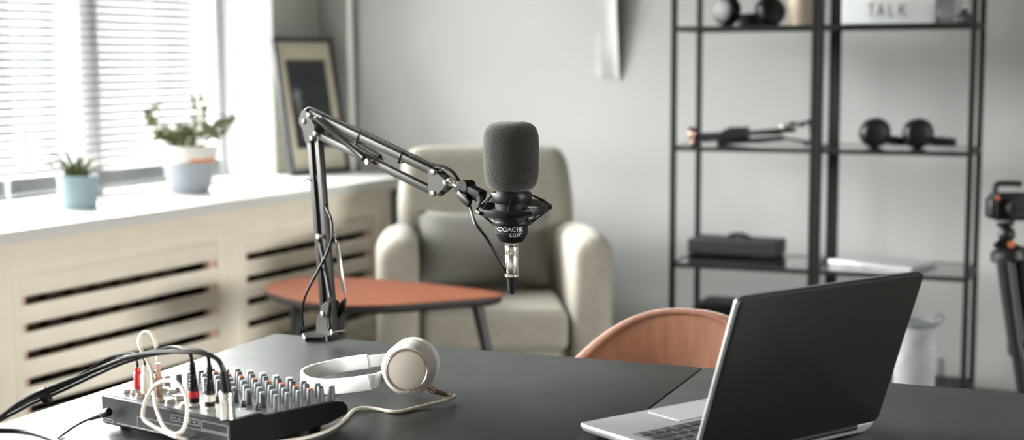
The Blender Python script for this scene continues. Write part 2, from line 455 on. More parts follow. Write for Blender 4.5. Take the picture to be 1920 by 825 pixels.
def blind(y0, y1, xb, label):
    zb, zt, stack = .735, 2.40, .078
    t = thing('venetian_blind', label, 'window blind', (xb, (y0+y1)/2, zb), 0, 'venetian blinds on the big window')
    g = G(); z = zb+stack+.028; tilt = math.radians(TILT); w = .0125

    def slat(z, tl):
        P = []
        for k in range(5):
            s = (k/4-.5)*2*w; c = .0022*(1-(s/w)**2); P.append((s*math.cos(tl)-c*math.sin(tl)*0, s*math.sin(tl)+c))
        sec = [(xb+p, q) for p, q in P]+[(xb+p, q-.0007) for p, q in P[::-1]]
        g.rings([[(x, y0, z+q) for x, q in sec], [(x, y1, z+q) for x, q in sec]])
    while z < zt: slat(z, tilt); z += .0283
    z = zb+.022
    while z < zb+stack: slat(z, 0); z += .0042
    obj('slats', g, M_slat, t, ang=60)
    obj('bottom_rail', G().box((xb-.012, y0, zb), (xb+.012, y1, zb+.018), .003), mat('rail_grey', (.55, .58, .60), .4), t)
    obj('head_rail', G().box((xb-.02, y0, zt+.005), (xb+.02, y1, zt+.045), .003), M_frame, t)
    n = max(2, int(round((y1-y0)/.42)))
    for k in range(n+1):
        y = y0+.06+(y1-y0-.12)*k/n
        g = G()
        for x in (xb-.0135, xb+.0135): g.cyl((x, y, zb+.02), (x, y, zt), .0011, seg=6)
        z = zb+stack+.025
        while z < zt: g.cyl((xb-.0135, y, z-.003), (xb+.0135, y, z+.003), .0009, seg=5); z += .0283
        obj('ladder_cord', g, M_cord, t)


blind(3.605, 4.765, -3.845, 'white slatted venetian blind behind the two potted plants')
blind(2.14, 3.595, -3.845, 'white slatted venetian blind at the far left edge of the window')
# ================================================================== LARGE OBJECTS
# desk
DA = .0815
zd = .74
ux = V3((math.cos(DA), math.sin(DA), 0)); uy = V3((-math.sin(DA), math.cos(DA), 0)); uz = V3((0, 0, 1))
DC = V3((-1.499, 1.995, 0))
desk = thing('desk', 'black stained wooden desk with a board seam, holding the mixer and laptop', 'desk', DC-uy*.45+ux*.85, DA)


def dk(u, v, z): return DC+ux*u+uy*v+uz*z


SEAM = .7675
def board(u0, u1):
    return G().obox(dk((u0+u1)/2, -.45, zd-.0175), ux*((u1-u0)/2), uy*.45, uz*.0175, .0018)


obj('tabletop', board(0, SEAM-.0011), M_desk, desk); obj('leaf_board', board(SEAM+.0011, 1.70), M_desk, desk)
obj('apron', G().obox(dk(.85, -.45, zd-.075), ux*.76, uy*.38, uz*.038), M_blk2, desk)
for u in (.07, 1.63):
    for v in (-.07, -.83): obj('leg', G().obox(dk(u, v, (zd-.036)/2), ux*.03, uy*.03, uz*((zd-.036)/2), .003), M_blk2, desk)
# armchair
AX = math.radians(31); SFC = az(930, 592, .40)
aw = V3((math.cos(AX), math.sin(AX), 0)); an = V3((-math.sin(AX), math.cos(AX), 0))
ac = thing('armchair', 'beige upholstered wingback armchair standing beyond the coffee table', 'armchair', V3((SFC.x*1.06, SFC.y*1.06, 0))+an*.35, AX)


AK = 1.06


def A3(u, v, z): return V3((SFC.x*AK, SFC.y*AK, 0))+aw*(u*AK)+an*(v*AK)+uz*max(0, 1.21-(1.21-z)*AK)


def soft(c, ex, ey, ez, bev, seg=4): return G().obox(c, ex, ey, ez, bev, seg)


obj('seat_cushion', soft(A3(0, .27, .345), aw*.257, an*.29, uz*.076, .042), M_arm, ac)
obj('base_frame', soft(A3(0, .34, .225), aw*.345, an*.325, uz*.06, .02), M_arm, ac)
# backrest: lofted
def loft(secs): return G().rings(secs)


def rr_sec(c, hw, ht, w, n, r, k=6):
    """rounded rectangle ring in plane (w,n) centred c"""
    P = []
    for sx_, sy_, a0 in ((1, 1, 0), (-1, 1, 90), (-1, -1, 180), (1, -1, 270)):
        for j in range(k+1):
            t = math.radians(a0+90*j/k); P.append(c+(w*(sx_*(hw-r)+r*math.cos(t))+n*(sy_*(ht-r)+r*math.sin(t)))*AK)
    return P


secs = []
for z, hw, ht, v, r in ((.16, .27, .05, .60, .03), (.42, .285, .06, .62, .05), (.60, .325, .07, .655, .06), (.74, .318, .07, .69, .06), (.82, .308, .065, .712, .06), (.872, .292, .055, .725, .05), (.897, .265, .035, .732, .032), (.905, .22, .012, .735, .011)):
    secs.append(rr_sec(A3(0, v, z), hw, ht, aw, an, r))
obj('backrest', loft(secs), M_arm, ac, sub=1, ang=60)
for s in (-1, 1):
    secs = []
    # sections along depth: (v, u-centre, half width, top z)
    for v, uc, hw, zt, b in ((-.030, .31, .035, .605, .19), (-.018, .31, .058, .638, .17), (.02, .312, .069, .656, .15), (.12, .316, .070, .660, .15), (.30, .318, .068, .655, .15), (.48, .315, .066, .645, .15), (.60, .305, .060, .635, .15), (.66, .295, .050, .62, .16), (.685, .285, .033, .60, .18)):
        P = []; h = zt-b
        for j in range(13):
            t = math.pi*j/12; P.append(A3(s*(uc)+hw*math.cos(t), v, zt-hw*.9+hw*.9*math.sin(t)))
        for j in range(5): P.append(A3(s*uc-hw*(1-.0*j), v, zt-hw*.9-(h-hw*.9)*(j+1)/5))
        for j in range(5): P.append(A3(s*uc+hw, v, b+(h-hw*.9)*j/5))
        secs.append(P)
    obj('armrest', loft(secs), M_arm, ac, sub=1, ang=60)
for u, v in ((-.29, .06), (.29, .06), (-.27, .60), (.27, .60)):
    obj('leg', G().cyl(A3(u, v, .15), A3(u*1.06, v-.01 if v < .3 else v+.03, 0), .022, .014), M_oak, ac)
# pillow on the armchair
PC = A3(-.015, .45, .555); tl = math.radians(20)
pu = aw*math.cos(.06)+uz*math.sin(-.02); pv = (uz*math.cos(tl)+an*math.sin(tl)); pn = pu.cross(pv).normalized()
g = G(); n = 12; rows = []
for sgn in (1, -1):
    grid = [[None]*(n+1) for _ in range(n+1)]
    for i in range(n+1):
        for j in range(n+1):
            x, y = i/n*2-1, j/n*2-1
            th = .062*((1-x**4)*(1-y**4))**.55
            px_ = x*(.249-.018*(1-y*y)); py_ = y*(.150-.014*(1-x*x))
            grid[i][j] = PC+pu*px_+pv*py_+pn*(sgn*th)
    rows.append(grid)
vt = {}
def gv(s, i, j):
    k = (0 if (i in (0, n) or j in (0, n)) else s, i, j)
    if k not in vt: vt[k] = g.b.verts.new(rows[s][i][j])
    return vt[k]


for s in (0, 1):
    for i in range(n):
        for j in range(n): g.b.faces.new((gv(s, i, j), gv(s, i+1, j), gv(s, i+1, j+1), gv(s, i, j+1)))
tag(obj('throw_pillow', g, M_pil, None, PC-pv*.150, ang=80), 'grey woven throw pillow leaning on the armchair back', 'pillow')
# coffee table
zt = .51
OUT = [(497, 541), (503, 534), (520, 527), (550, 522), (590, 519), (650, 520.5), (720, 524), (800, 531.5), (870, 539), (915, 545), (937, 549.5), (942, 553.5), (930, 556), (890, 559.5), (830, 564), (770, 568.5), (710, 572), (650, 572), (600, 569), (560, 563.5), (525, 555), (505, 548)]
op = spline([az(x, y, zt) for x, y in OUT], 4, True)
cen = sum(op, V3())/len(op)
ct = thing('coffee_table', 'small leaf shaped coffee table with orange brown top and black legs', 'coffee table', (cen.x, cen.y, 0))
obj('tabletop', G().prism([p-uz*.0025 for p in op], uz*.0025), M_tab, ct)
edge = [cen+(p-cen)*1.0 for p in op]
obj('table_edge', G().rings([[cen+(p-cen)*k-uz*dz for p in op] for k, dz in ((.93, .030), (.985, .022), (1.0, .010), (1.0, .0027))]), M_tabe, ct)
for (px, py), (qx, qy) in (((556, 566), (553, 640)), ((893, 566), (912, 664)), ((640, 548), (640, 600))):
    top = az(px, py, zt-.03); d = (top-cen); d.z = 0; d.normalize()
    pp = top if px != 640 else cen+(az(620, 528, zt)-cen)*.75-uz*.03
    d = pp-cen; d.z = 0; d.normalize()
    obj('leg', G().cyl(pp, V3((pp.x, pp.y, 0))+d*(.03 if px != 893 else .10), .0185, .011), M_tabe, ct)
# brown tub chair behind the desk
BA = DA-.04
bw = V3((math.cos(BA), math.sin(BA), 0)); bn = V3((-math.sin(BA), math.cos(BA), 0))
BC = ad(1297, 573, 2.6); BC.z = 0      # under the crest of the back
bch = thing('tub_chair', 'brown velvet tub chair tucked behind the desk next to the laptop', 'chair', BC-bn*.25, BA)
TZ = ad(1297, 573, 2.6).z
def tub(th, rad, z): return BC-bn*.25+bw*(rad*1.04*math.sin(th))+bn*(rad*math.cos(th))+uz*z


secs = []; n = 41
for i in range(n):
    th = math.radians(-118+236*i/(n-1)); a = abs(th)/math.radians(118)
    zr = TZ-.21*math.sin(min(a*1.25, 1)*math.pi/2)**2.6; ro, ri = .262, .214
    P = []
    for rad, z in ((ri-.015, .44), (ri-.005, .52), (ri+.004, zr-.045), (ri+.012, zr-.012), (ri+.028, zr), (ro-.006, zr-.008), (ro, zr-.03), (ro-.006, .55), (ro-.025, .42), (ro-.06, .39)):
        P.append(tub(th, rad, z))
    secs.append(P)
bk = obj('backrest_shell', loft(secs), M_vel, bch, sub=1, ang=70)
g = G()
for i in range(n):
    pass
pts = []
for i in range(n):
    th = math.radians(-118+236*i/(n-1)); a = abs(th)/math.radians(118); zr = TZ-.21*math.sin(min(a*1.25, 1)*math.pi/2)**2.6
    pts.append(tub(th, .2265, zr-.009))
obj('piping', G().tube(pts, .0035, 6), M_vel, bk)
g = G(); g.lathe([(.001, .375), (.18, .375), (.205, .39), (.210, .42), (.200, .45), (.16, .462), (.001, .465)], BC-bn*.25, (0, 0, 1), 40)
obj('seat', g, M_vel, bch)
for s, t in ((-1, -1), (1, -1), (-1, 1), (1, 1)):
    p = BC-bn*.25+bw*(.15*s)+bn*(.15*t)
    obj('leg', G().cyl(p+uz*.39, p+bw*(.06*s)+bn*(.06*t), .016, .010), M_oak, bch)
# shelving units
SA = math.radians(4.7)
se = V3((math.cos(SA), math.sin(SA), 0)); sn = V3((-math.sin(SA), math.cos(SA), 0)); S0 = V3((-1.846, 4.80, 0))
SHZ = [.07, .485, .905, 1.330, 1.75]
def SH(u, v, z): return S0+se*u+sn*v+uz*z


SW, SD, PS = .517, .36, .0095
def shelf_unit(u0, label):
    t = thing('shelving_unit', label, 'shelf', SH(u0+SW/2, SD/2, 0), SA)
    for u in (PS, SW-PS):
        for v in (PS, SD-PS):
            obj('post', G().obox(SH(u0+u, v, .885), se*PS, sn*PS, uz*.885, .001), M_shelf, t)
    for i, z in enumerate(SHZ):
        g = G(); hz = .0075
        g.obox(SH(u0+SW/2, PS, z-hz), se*(SW/2-2*PS), sn*PS, uz*hz); g.obox(SH(u0+SW/2, SD-PS, z-hz), se*(SW/2-2*PS), sn*PS, uz*hz)
        for u in (PS, SW-PS): g.obox(SH(u0+u, SD/2, z-hz), se*PS, sn*(SD/2-2*PS), uz*hz)
        if i in (0, 4): g.obox(SH(u0+SW/2, SD/2, z-.008), se*(SW/2-.02), sn*(SD/2-.02), uz*.008)
        fr = obj('shelf_frame', g, M_shelf, t)
        if i in (1, 2, 3): obj('glass_shelf', G().obox(SH(u0+SW/2, SD/2, z-.004), se*(SW/2-.018), sn*(SD/2-.018), uz*.003), M_shglass, fr)


shelf_unit(0, 'black steel shelving unit with glass shelves, nearer the armchair')
shelf_unit(.5195, 'black steel shelving unit with glass shelves, next to the tripod')
# ================================================================== ON THE SILL
# potted aloe
p1 = az(148, 391, ZS); t = thing('potted_aloe', 'small spiky aloe in a pale blue ribbed pot on the window sill', 'potted plant', p1)
g = G(); seg = 72; prof = [(.001, 0), (.056, 0), (.060, .004), (.068, .112), (.0675, .1135), (.064, .1135), (.0625, .108), (.060, .095), (.001, .095)]
R = []
for r, h in prof:
    R.append([p1+V3(((r-(.0012 if (k % 2 and r > .058 and .002 < h < .113) else 0))*math.cos(2*math.pi*k/seg), (r-(.0012 if (k % 2 and r > .058 and .002 < h < .113) else 0))*math.sin(2*math.pi*k/seg), h)) for k in range(seg)])
pot = obj('pot', g.rings(R), M_pot1, t)
obj('soil', G().lathe([(.001, .0955), (.059, .0955), (.058, .100), (.03, .103), (.001, .104)], p1), M_soil, t)
g = G(); rnd = random.Random(3)
for i in range(28):
    a = i*2.399; lean = .25+.95*(i/28)**.7+rnd.uniform(-.08, .08); L = .128-.014*rnd.random()-.02*(i < 4)
    d = V3((math.cos(a), math.sin(a), 0)); base = p1+d*(.004+.018*i/28)+uz*.100
    pts = []
    for k in range(7):
        s = k/6; ang = lean*(.55+.5*s); pts.append(base+d*(L*s*math.sin(ang))+uz*(L*s*math.cos(ang)))
    side = uz.cross(d)
    g.tube(pts, lambda s: .0125*(1-s)**.7+.0003, 7, flat=.45, upv=side)
obj('leaves', g, M_aloe, t)
# potted jade plant
hr_ = V3((cf.y, -cf.x, 0)).normalized()
p2 = az(357, 362, ZS); t = thing('potted_jade_plant', 'leafy jade plant in a large grey and white pot on the window sill', 'potted plant', p2)
obj('pot', G().lathe([(.001, 0), (.064, 0), (.069, .004), (.090, .075), (.098, .118), (.095, .120), (.092, .118), (.084, .075), (.001, .04)], p2, seg=48), M_pot2, t)
obj('inner_pot', G().lathe([(.001, .05), (.076, .05), (.0935, .119), (.0958, .122), (.0958, .134), (.001, .134)], p2+hr_*.0035, seg=48), M_terra, t)
obj('rim', G().lathe([(.001, .1205), (.0962, .1205), (.0968, .134), (.1015, .136), (.104, .176), (.103, .179), (.099, .179), (.097, .165), (.001, .165)], p2, seg=48), M_potw, t)
obj('soil', G().lathe([(.001, .1655), (.096, .1655), (.094, .170), (.05, .173), (.001, .173)], p2, seg=32), M_soil, t)
ST = [((330, 276), (300, 250), (287, 225), (286, 203), 0), ((352, 276), (368, 245), (378, 210), (376, 180), -.01), ((375, 276), (398, 258), (415, 240), (428, 222), .01), ((362, 276), (358, 262), (350, 250), (344, 240), .03), ((350, 276), (335, 262), (320, 255), (312, 250), -.03), ((372, 276), (384, 258), (392, 244), (398, 238), -.04), ((345, 276), (352, 278), (358, 283), (361, 292), -.07), ((340, 276), (322, 268), (306, 262), (300, 258), -.05)]
gs, gl = G(), G(); D2 = (p2-CAM).dot(cf)
def leaf(c, d, L, rr):
    d = V3(d).normalized(); s = d.cross(V3((rr.uniform(-1, 1), rr.uniform(-1, 1), rr.uniform(-.3, 1)))).normalized(); nn = s.cross(d)
    M = Matrix((d, s, nn)).transposed()
    gl.ball(c+d*L*.5, 1, 8, (L*.5, L*.34, L*.10), M.to_4x4())


rr = random.Random(11)
for a, b, c, d, off in ST:
    pts = spline([ad(*q, D2+off) for q in (a, b, c, d)], 7)
    gs.tube(pts, lambda s: .0042*(1-s*.6), 6)
    for i, p in enumerate(pts[5:]):
        for k in range(3):
            an_ = rr.uniform(0, 6.28); dv = V3((math.cos(an_), math.sin(an_), rr.uniform(-.1, .9))).normalized()
            Lt = rr.uniform(.006, .030)*(1.15-.6*i/len(pts)); q = p+dv*Lt
            gs.tube([p, q], .0014, 5)
            for m_ in range(rr.choice((1, 2, 2))):
                leaf(q, dv+V3((rr.uniform(-1, 1), rr.uniform(-1, 1), rr.uniform(-.5, .9))), rr.uniform(.015, .025), rr)
obj('stems', gs, M_stem, t); obj('leaves', gl, M_jade, t)
# picture frame leaning on the window wall
BL, BR = V3((-3.648, 5.000, ZS)), V3((-3.5626, 5.3315, ZS))
fu = (BR-BL).normalized(); FW = (BR-BL).length
fo_ = fu.cross(uz); fv = uz*math.cos(.192)-fo_*math.sin(.192); FH = .605; fn = fu.cross(fv).normalized()
if fn.dot(CAM-BL) < 0: fn = -fn
t = thing('picture_frame', 'dark framed picture with a cream mount leaning on the wall on the sill', 'picture', (BL+BR)/2)
BLu = BL+uz*.002
def FR(u, v, d): return BLu+fu*u+fv*v+fn*d


fb = .021
g = G()
def fbar(u0, u1, v0, v1, d0, d1, gg=None, bev=.0015):
    (gg or g).obox(FR((u0+u1)/2, (v0+v1)/2, (d0+d1)/2), fu*((u1-u0)/2), fv*((v1-v0)/2), fn*((d1-d0)/2), bev)


fbar(0, fb, 0, FH, -.020, 0); fbar(FW-fb, FW, 0, FH, -.020, 0); fbar(fb, FW-fb, 0, fb, -.020, 0); fbar(fb, FW-fb, FH-fb, FH, -.020, 0)
obj('frame', g, M_pfr, t)
g = G(); fbar(fb, FW-fb, fb, FH-fb, -.016, -.010, g, 0); obj('mount', g, M_mount, t)
g = G(); fbar(.060, FW-.058, .115, FH-.098, -.0098, -.0092, g, 0); pr = obj('print', g, M_print, t)
g = G()
for (u, v, r) in ((.100, .36, .020), (.092, .335, .014), (.106, .32, .012), (.098, .30, .010), (.108, .275, .012), (.114, .25, .010), (.112, .22, .011), (.121, .195, .012), (.116, .165, .010), (.128, .15, .012)):
    g.cyl(FR(u, v, -.0094), FR(u, v, -.0088), r, seg=14)
obj('pale_figure', g, M_flower, pr)
# ================================================================== BOOM ARM, MOUNT, MICROPHONE
DM = 2.05
MC = ad(959, 400, DM)
BP = az(622, 632, .755)
au = MC-BP; au.z = 0; au.normalize(); nn = au.cross(uz).normalized()
if nn.dot(CAM-BP) < 0: nn = -nn
def P(px, py, off=0): return apl(px, py, BP+nn*off, nn)


arm = thing('boom_arm', 'black scissor boom arm clamped to the far corner of the black desk', 'microphone arm', V3((BP.x, BP.y, zd)))
hb = .0056
def bar(a, b, name='arm_bar'):
    A, B = P(*a), P(*b); d = (B-A).normalized(); s = d.cross(nn).normalized()
    return obj(name, G().obox((A+B)/2, (B-A)*.5, nn*hb, s*hb, .0012), M_armmet, arm)


bar((581.5, 236), (609.5, 596)); bar((597.5, 255), (626.5, 626))
bar((590, 216), (812, 321.5)); bar((598, 253.5), (812, 358.5))
def plate(poly, off, th=.0016, name='hinge_plate'):
    p = [P(x, y) for x, y in poly]
    return obj(name, G().prism([q+nn*off for q in p], nn*th), M_armmet, arm, bev=.0003)


def bolt(px, py, half, par, r=.0045, m=None):
    c = P(px, py, half)
    c0 = c-nn*half
    g = G().cyl(c0-nn*(half+.004), c0+nn*(half+.0005), .0022, seg=10)
    for s in (1, -1):
        q = c0+nn*(s*(half+.0016)); g.lathe([(.001, 0), (r, 0), (r, .0016), (r*.72, .0030), (.001, .0034)], q, nn*s, 16)
    return obj('bolt', g, m or M_chrome, par)


elb = [(574.7, 208), (568, 222.7), (568.8, 231), (577, 245), (581, 262.7), (586.7, 268.5), (597, 256), (598, 236), (588, 217), (586.7, 212), (580, 206.7)]
E1 = plate(elb, .0074); plate(elb, -.0090)
for q in ((581, 216), (571.8, 227.5), (593, 250.7), (586.5, 259.5)): bolt(*q, .0074, E1)
endp = [(810, 316), (818.7, 316), (842.7, 337), (844.5, 346.7), (838.7, 354.7), (820, 369.5), (810.7, 366.7)]
E2 = plate(endp, .0074); plate(endp, -.0090)
for q in ((814, 322), (836.8, 343), (814, 362)): bolt(*q, .0074, E2)
# base bracket: two cheeks, pin, yoke, clamp
chk = [(614.7, 570), (623, 563), (627, 569), (621.5, 597), (625, 615), (632, 629), (602, 622), (603, 597), (610, 582)]
B1 = plate(chk, .0095, name='base_cheek'); plate(chk, -.0110, name='base_cheek')
for q in ((607, 589), (624.5, 623)): bolt(*q, .0100, B1)
g = G().cyl(V3((BP.x, BP.y, zd+.008))-au*.004, V3((BP.x, BP.y, zd+.03))-au*.004, .008)
obj('pivot', g, M_blk, arm)
foot = [(567, 632), (576, 628.8), (600, 627.5), (632, 630.5), (637, 633), (618, 636), (604, 639.5), (572, 640), (567.5, 636)]
fo = [az(x, y, zd) for x, y in foot]
obj('clamp_plate', G().prism(fo, uz*.0065), M_blk, arm, bev=.001)
fcx = az(600, 633, zd); uu = (fcx-DC).dot(ux)
g = G(); g.obox(dk(uu, .0055, zd-.055), ux*.02, uy*.0035, uz*.0612, .001); g.obox(dk(uu, -.025, zd-.113), ux*.02, uy*.034, uz*.0035, .001)
obj('clamp_bracket', g, M_blk, arm)
g = G().cyl(dk(uu, -.03, zd-.15), dk(uu, -.03, zd-.046), .005); g.cyl(dk(uu, -.03, zd-.046), dk(uu, -.03, zd-.041), .013); g.ball(dk(uu, -.03, zd-.155), .012)
obj('clamp_screw', g, M_chrome, arm)
# springs and their pins
def spring(a, b, off, R=.0036, pitch=.0017, m=None):
    A, B = P(*a, off), P(*b, off); d = (B-A).normalized()
    g = G().coil(A+d*.008, B-d*.008, R, .00075, (B-A).length/pitch)
    g.tube([A, A+d*.004+nn*.002, A+d*.009], .0007, 6); g.tube([B, B-d*.004+nn*.002, B-d*.009], .0007, 6)
    return obj('spring', g, m or M_spring, arm)


def pin(px, py, half):
    c = P(px, py, half); g = G().cyl(c, c-nn*(2*half), .0032, seg=14)
    for s, q in ((1, c), (-1, c-nn*(2*half))): g.cyl(q-nn*.0015*s, q+nn*.0035*s, .0046, seg=16)
    return obj('spring_pin', g, M_chrome, arm)


pin(598, 443, .014); pin(690, 303, .014)
spring((599, 447), (622, 566), .014); spring((629.5, 445), (646.5, 557), -.0135, .0038, .0030, M_spring2)
spring((590, 219), (688, 301.5), .013, .0042); spring((601, 226), (718, 298), -.013, .0042)
ear = [(640, 566), (648.5, 558), (650, 565), (645, 583), (636, 597), (630, 590)]
obj('spring_ear', G().prism([P(x, y, -.0135) for x, y in ear], nn*.0016), M_blk, arm)
for (px, py), (qx, qy) in (((608, 214), (612, 233)), ((679, 247.5), (674, 268)), ((759, 284.5), (753, 305))):
    g = G(); c = (P(px, py)+P(qx, qy))/2; v = (P(px, py)-P(qx, qy)).normalized(); h = (P(px, py)-P(qx, qy)).length/2
    g.tube([c+v*h*math.sin(t)*1.05+nn*(.0075*math.cos(t)) for t in [k/14*2*math.pi for k in range(14)]], .0011, 6, True, upv=au)
    g.obox(c-v*h*.9+nn*.0078, au*.0022, v*.0022, nn*.0018)
    obj('cable_tie', g, M_blk, arm)
g = G(); c = P(590, 337); g.tube([c+au*(.006*math.cos(t)-.003)+nn*(.0075*math.sin(t)) for t in [k/14*2*math.pi for k in range(14)]], .0011, 6, True, upv=uz)
g.tube([P(587, 337, .004), P(579, 335, .004), P(571, 338.5, .004)], .0013, 6); obj('cable_tie', g, M_blk, arm)
# head joint
g = G(); g.cyl(P(838, 340), P(866, 353.5), .0042); g.ball(P(846, 341), .0075); obj('head_rod', g, M_chrome, arm)
# shock mount
sm = thing('shock_mount', 'black spider shock mount with elastic cords on the end of the boom arm', 'shock mount', V3((MC.x, MC.y, MC.z-.02)))
def mz(py): return apl(959, py, V3((MC.x, MC.y, 0)), V3((cf.x, cf.y, 0)).normalized()).z


hf = V3((cf.x, cf.y, 0)).normalized(); hr = V3((hf.y, -hf.x, 0))
K = DM/2680
def MP(phi, r, z): return V3((MC.x, MC.y, z))+hr*(r*math.sin(phi))-hf*(r*math.cos(phi))


RC = V3((MC.x, MC.y, mz(391)))+hr*.0035
raxis = (uz+hf*.085*1-hr*.06).normalized()
raxis = (uz-hf*.075-hr*.055).normalized()
ra = (hr-raxis*hr.dot(raxis)).normalized(); rb = raxis.cross(ra)
RR = .0480
def RP(phi, r=RR, h=0): return RC+ra*(r*math.sin(phi))-rb*(r*math.cos(phi))+raxis*h


g = G().sweep([RP(2*math.pi*k/64) for k in range(64)], [(-.0018, -.0054), (.0018, -.0054), (.0026, 0), (.0018, .0054), (-.0018, .0054)], raxis, True)
obj('outer_ring', g, M_blk, sm)
rk = 31.5*K
for y0, y1, nm in ((360, 379, 'upper_cradle'), (411, 421, 'lower_cradle')):
    z0, z1 = mz(y1), mz(y0); g = G()
    pr_ = [(.0, z0), (.0034, z0), (.0042, z0+.002), (.0042, z1-.002), (.0034, z1), (.0, z1)]
    g.rings([[MP(2*math.pi*k/48, rk+.0008+q[0], q[1]) for q in pr_] for k in range(48)], True)
    obj(nm, g, M_blk, sm)
for k in range(4):
    ph = math.radians(8+90*k)
    g = G()
    for s in (-1, 1):
        a = ph+s*.30
        g.tube([RP(a, RR, .003), RP(a, RR, .0075)], .0016, 8)
    g.tube([RP(ph-.34, RR+.0035), RP(ph, RR+.0035), RP(ph+.34, RR+.0035)], .0028, 8, flat=1.6, upv=uz)
    obj('cord_post', g, M_blk, sm)
    g = G()
    for s in (-1, 1):
        a = ph+s*.30
        g.tube([RP(a, RR, .006), MP(ph+s*.12, rk+.0052, mz(366))], .0012, 6)
        g.tube([RP(a, RR, -.005), MP(ph+s*.16, rk+.0050, mz(417))], .0012, 6)
    obj('elastic_cord', g, M_rub, sm)
A, B = P(862, 348.5), P(905, 369); d = (B-A).normalized(); s = d.cross(nn)
g = G().obox((A+B)/2, (B-A)*.5, nn*.0085, s*.0085, .002); g.cyl(P(866, 351, .0095), P(866, 351, .0095)-nn*.019, .0105)
g.tube([B-d*.006, (B+RP(-math.pi/2+.1))/2, RP(-math.pi/2+.0, RR+.001)], .006, 10)
cl = obj('swivel_clamp', g, M_blk2, sm)
g = G(); q = P(874, 372, .011); g.cyl(q-nn*.006, q+nn*.006, .0075); v1 = (P(888, 386, .011)-P(860, 357, .011)).normalized()
g.obox(q+nn*.004, v1*.0155, v1.cross(nn)*.0058, nn*.0038, .0028)
obj('wing_knob', g, M_blk, sm)
# microphone
mic = thing('microphone', 'black studio condenser microphone with foam windscreen in the shock mount', 'microphone', V3((MC.x, MC.y, mz(552))))
MO = V3((MC.x, MC.y, 0))
def lz(prof): return [(r*K, mz(y)) for r, y in prof]


obj('body', G().lathe(lz([(.5, 455), (13, 455), (21, 452.5), (24, 449), (29.5, 440), (30, 437.5), (30.8, 437), (30.8, 424), (30.3, 423.3), (30.3, 421.5), (30.8, 421), (30.8, 364), (29.5, 362), (29.5, 345), (.5, 345)]), MO, seg=48), M_blk2, mic)
FP = [(.5, 357.5), (29.5, 357.5), (36, 356), (41, 353), (46, 347), (49.5, 338), (51.3, 325), (52, 305), (52, 270), (51.8, 258), (50, 247), (46, 238.5), (40, 233), (32, 229.5), (22, 227.6), (14, 227.5), (7, 228.2), (.5, 228.6)]
obj('foam_windscreen', G().lathe(lz([(r, y) for r, y in FP]), MO, seg=64), M_foam, mic, ang=70, sub=1)
# printed lettering on the body: strokes in photo pixels about the axis
def onbody(x, y):
    s = max(-.97, min(.97, (x-959)/30.8)); ph = math.asin(s)
    return ph, mz(y)


WK = .72
def stroke(g, pts, w, fun, n=1):
    """flat ribbon with a little thickness along 2D pts; fun(x, y, lift) -> 3D"""
    P2 = []
    for i, p in enumerate(pts):
        a = pts[min(i+1, len(pts)-1)]; b = pts[max(i-1, 0)]
        tx, ty = a[0]-b[0], a[1]-b[1]; L = math.hypot(tx, ty) or 1
        ww = (w(i/(len(pts)-1)) if callable(w) else w)*WK
        P2.append(((p[0]-ty/L*ww/2, p[1]+tx/L*ww/2), (p[0]+ty/L*ww/2, p[1]-tx/L*ww/2)))
    g.rings([[fun(*a, .0), fun(*b, .0), fun(*b, .00012), fun(*a, .00012)] for a, b in P2])


def arcp(cx, cy, rx, ry, a0, a1, n=12): return [(cx+rx*math.cos(math.radians(a0+(a1-a0)*k/n)), cy-ry*math.sin(math.radians(a0+(a1-a0)*k/n))) for k in range(n+1)]


def fb_(x, y, l):
    ph, z = onbody(x, y); return MP(ph, 30.8*K+.00008+l, z)


g = G(); yb, yt = 430.6, 423.4; H = yb-yt; ym = (yb+yt)/2
def thick(c, lo=.55, hi=1.25): return lambda s: lo+(hi-lo)*abs(math.sin(math.pi*s)) if c else hi


stroke(g, arcp(937.6, ym, 4.6, H/2, 50, 310), thick(1), fb_); stroke(g, [(940.6, yt-.1), (940.8, yt+2)], .7, fb_)
stroke(g, arcp(946.8, ym, 4.0, H/2, 90, 450, 20), thick(0, hi=.95), fb_)
stroke(g, [(951.4, yb), (954.8, yt)], .6, fb_); stroke(g, [(954.8, yt), (958.4, yb)], 1.25, fb_); stroke(g, [(952.8, yb-2.4), (957, yb-2.4)], .6, fb_); stroke(g, [(950.4, yb), (952.6, yb)], .5, fb_); stroke(g, [(957, yb), (959.6, yb)], .5, fb_)
stroke(g, arcp(964, ym, 3.6, H/2, 50, 310), thick(1), fb_); stroke(g, [(966.2, yt-.1), (966.4, yt+2)], .7, fb_)
for x in (969.6, 973.6):
    stroke(g, [(x, yb), (x, yt)], 1.15, fb_)
    for y in (yb, yt): stroke(g, [(x-1.2, y), (x+1.2, y)], .5, fb_)
stroke(g, [(969.6, ym), (973.6, ym)], .6, fb_)
stroke(g, [(976.4, yb), (976.4, yt)], 1.15, fb_); stroke(g, [(975.6, yb), (979.2, yb), (979.4, yb-1.4)], .6, fb_); stroke(g, [(975.6, yt), (979, yt), (979.1, yt+1.3)], .6, fb_); stroke(g, [(976.4, ym), (978.6, ym)], .6, fb_)
stroke(g, [(929.5, 422.6), (932, 426.5), (936, 428.6), (940, 429.4)], .22, fb_)
# "cast" in slanted letters
y0, x1 = 440.2, 6.0
def it(x, y): return (x+(y0-y)*.22, y)


def sk(pts, w): stroke(g, [it(*p) for p in pts], w, fb_)


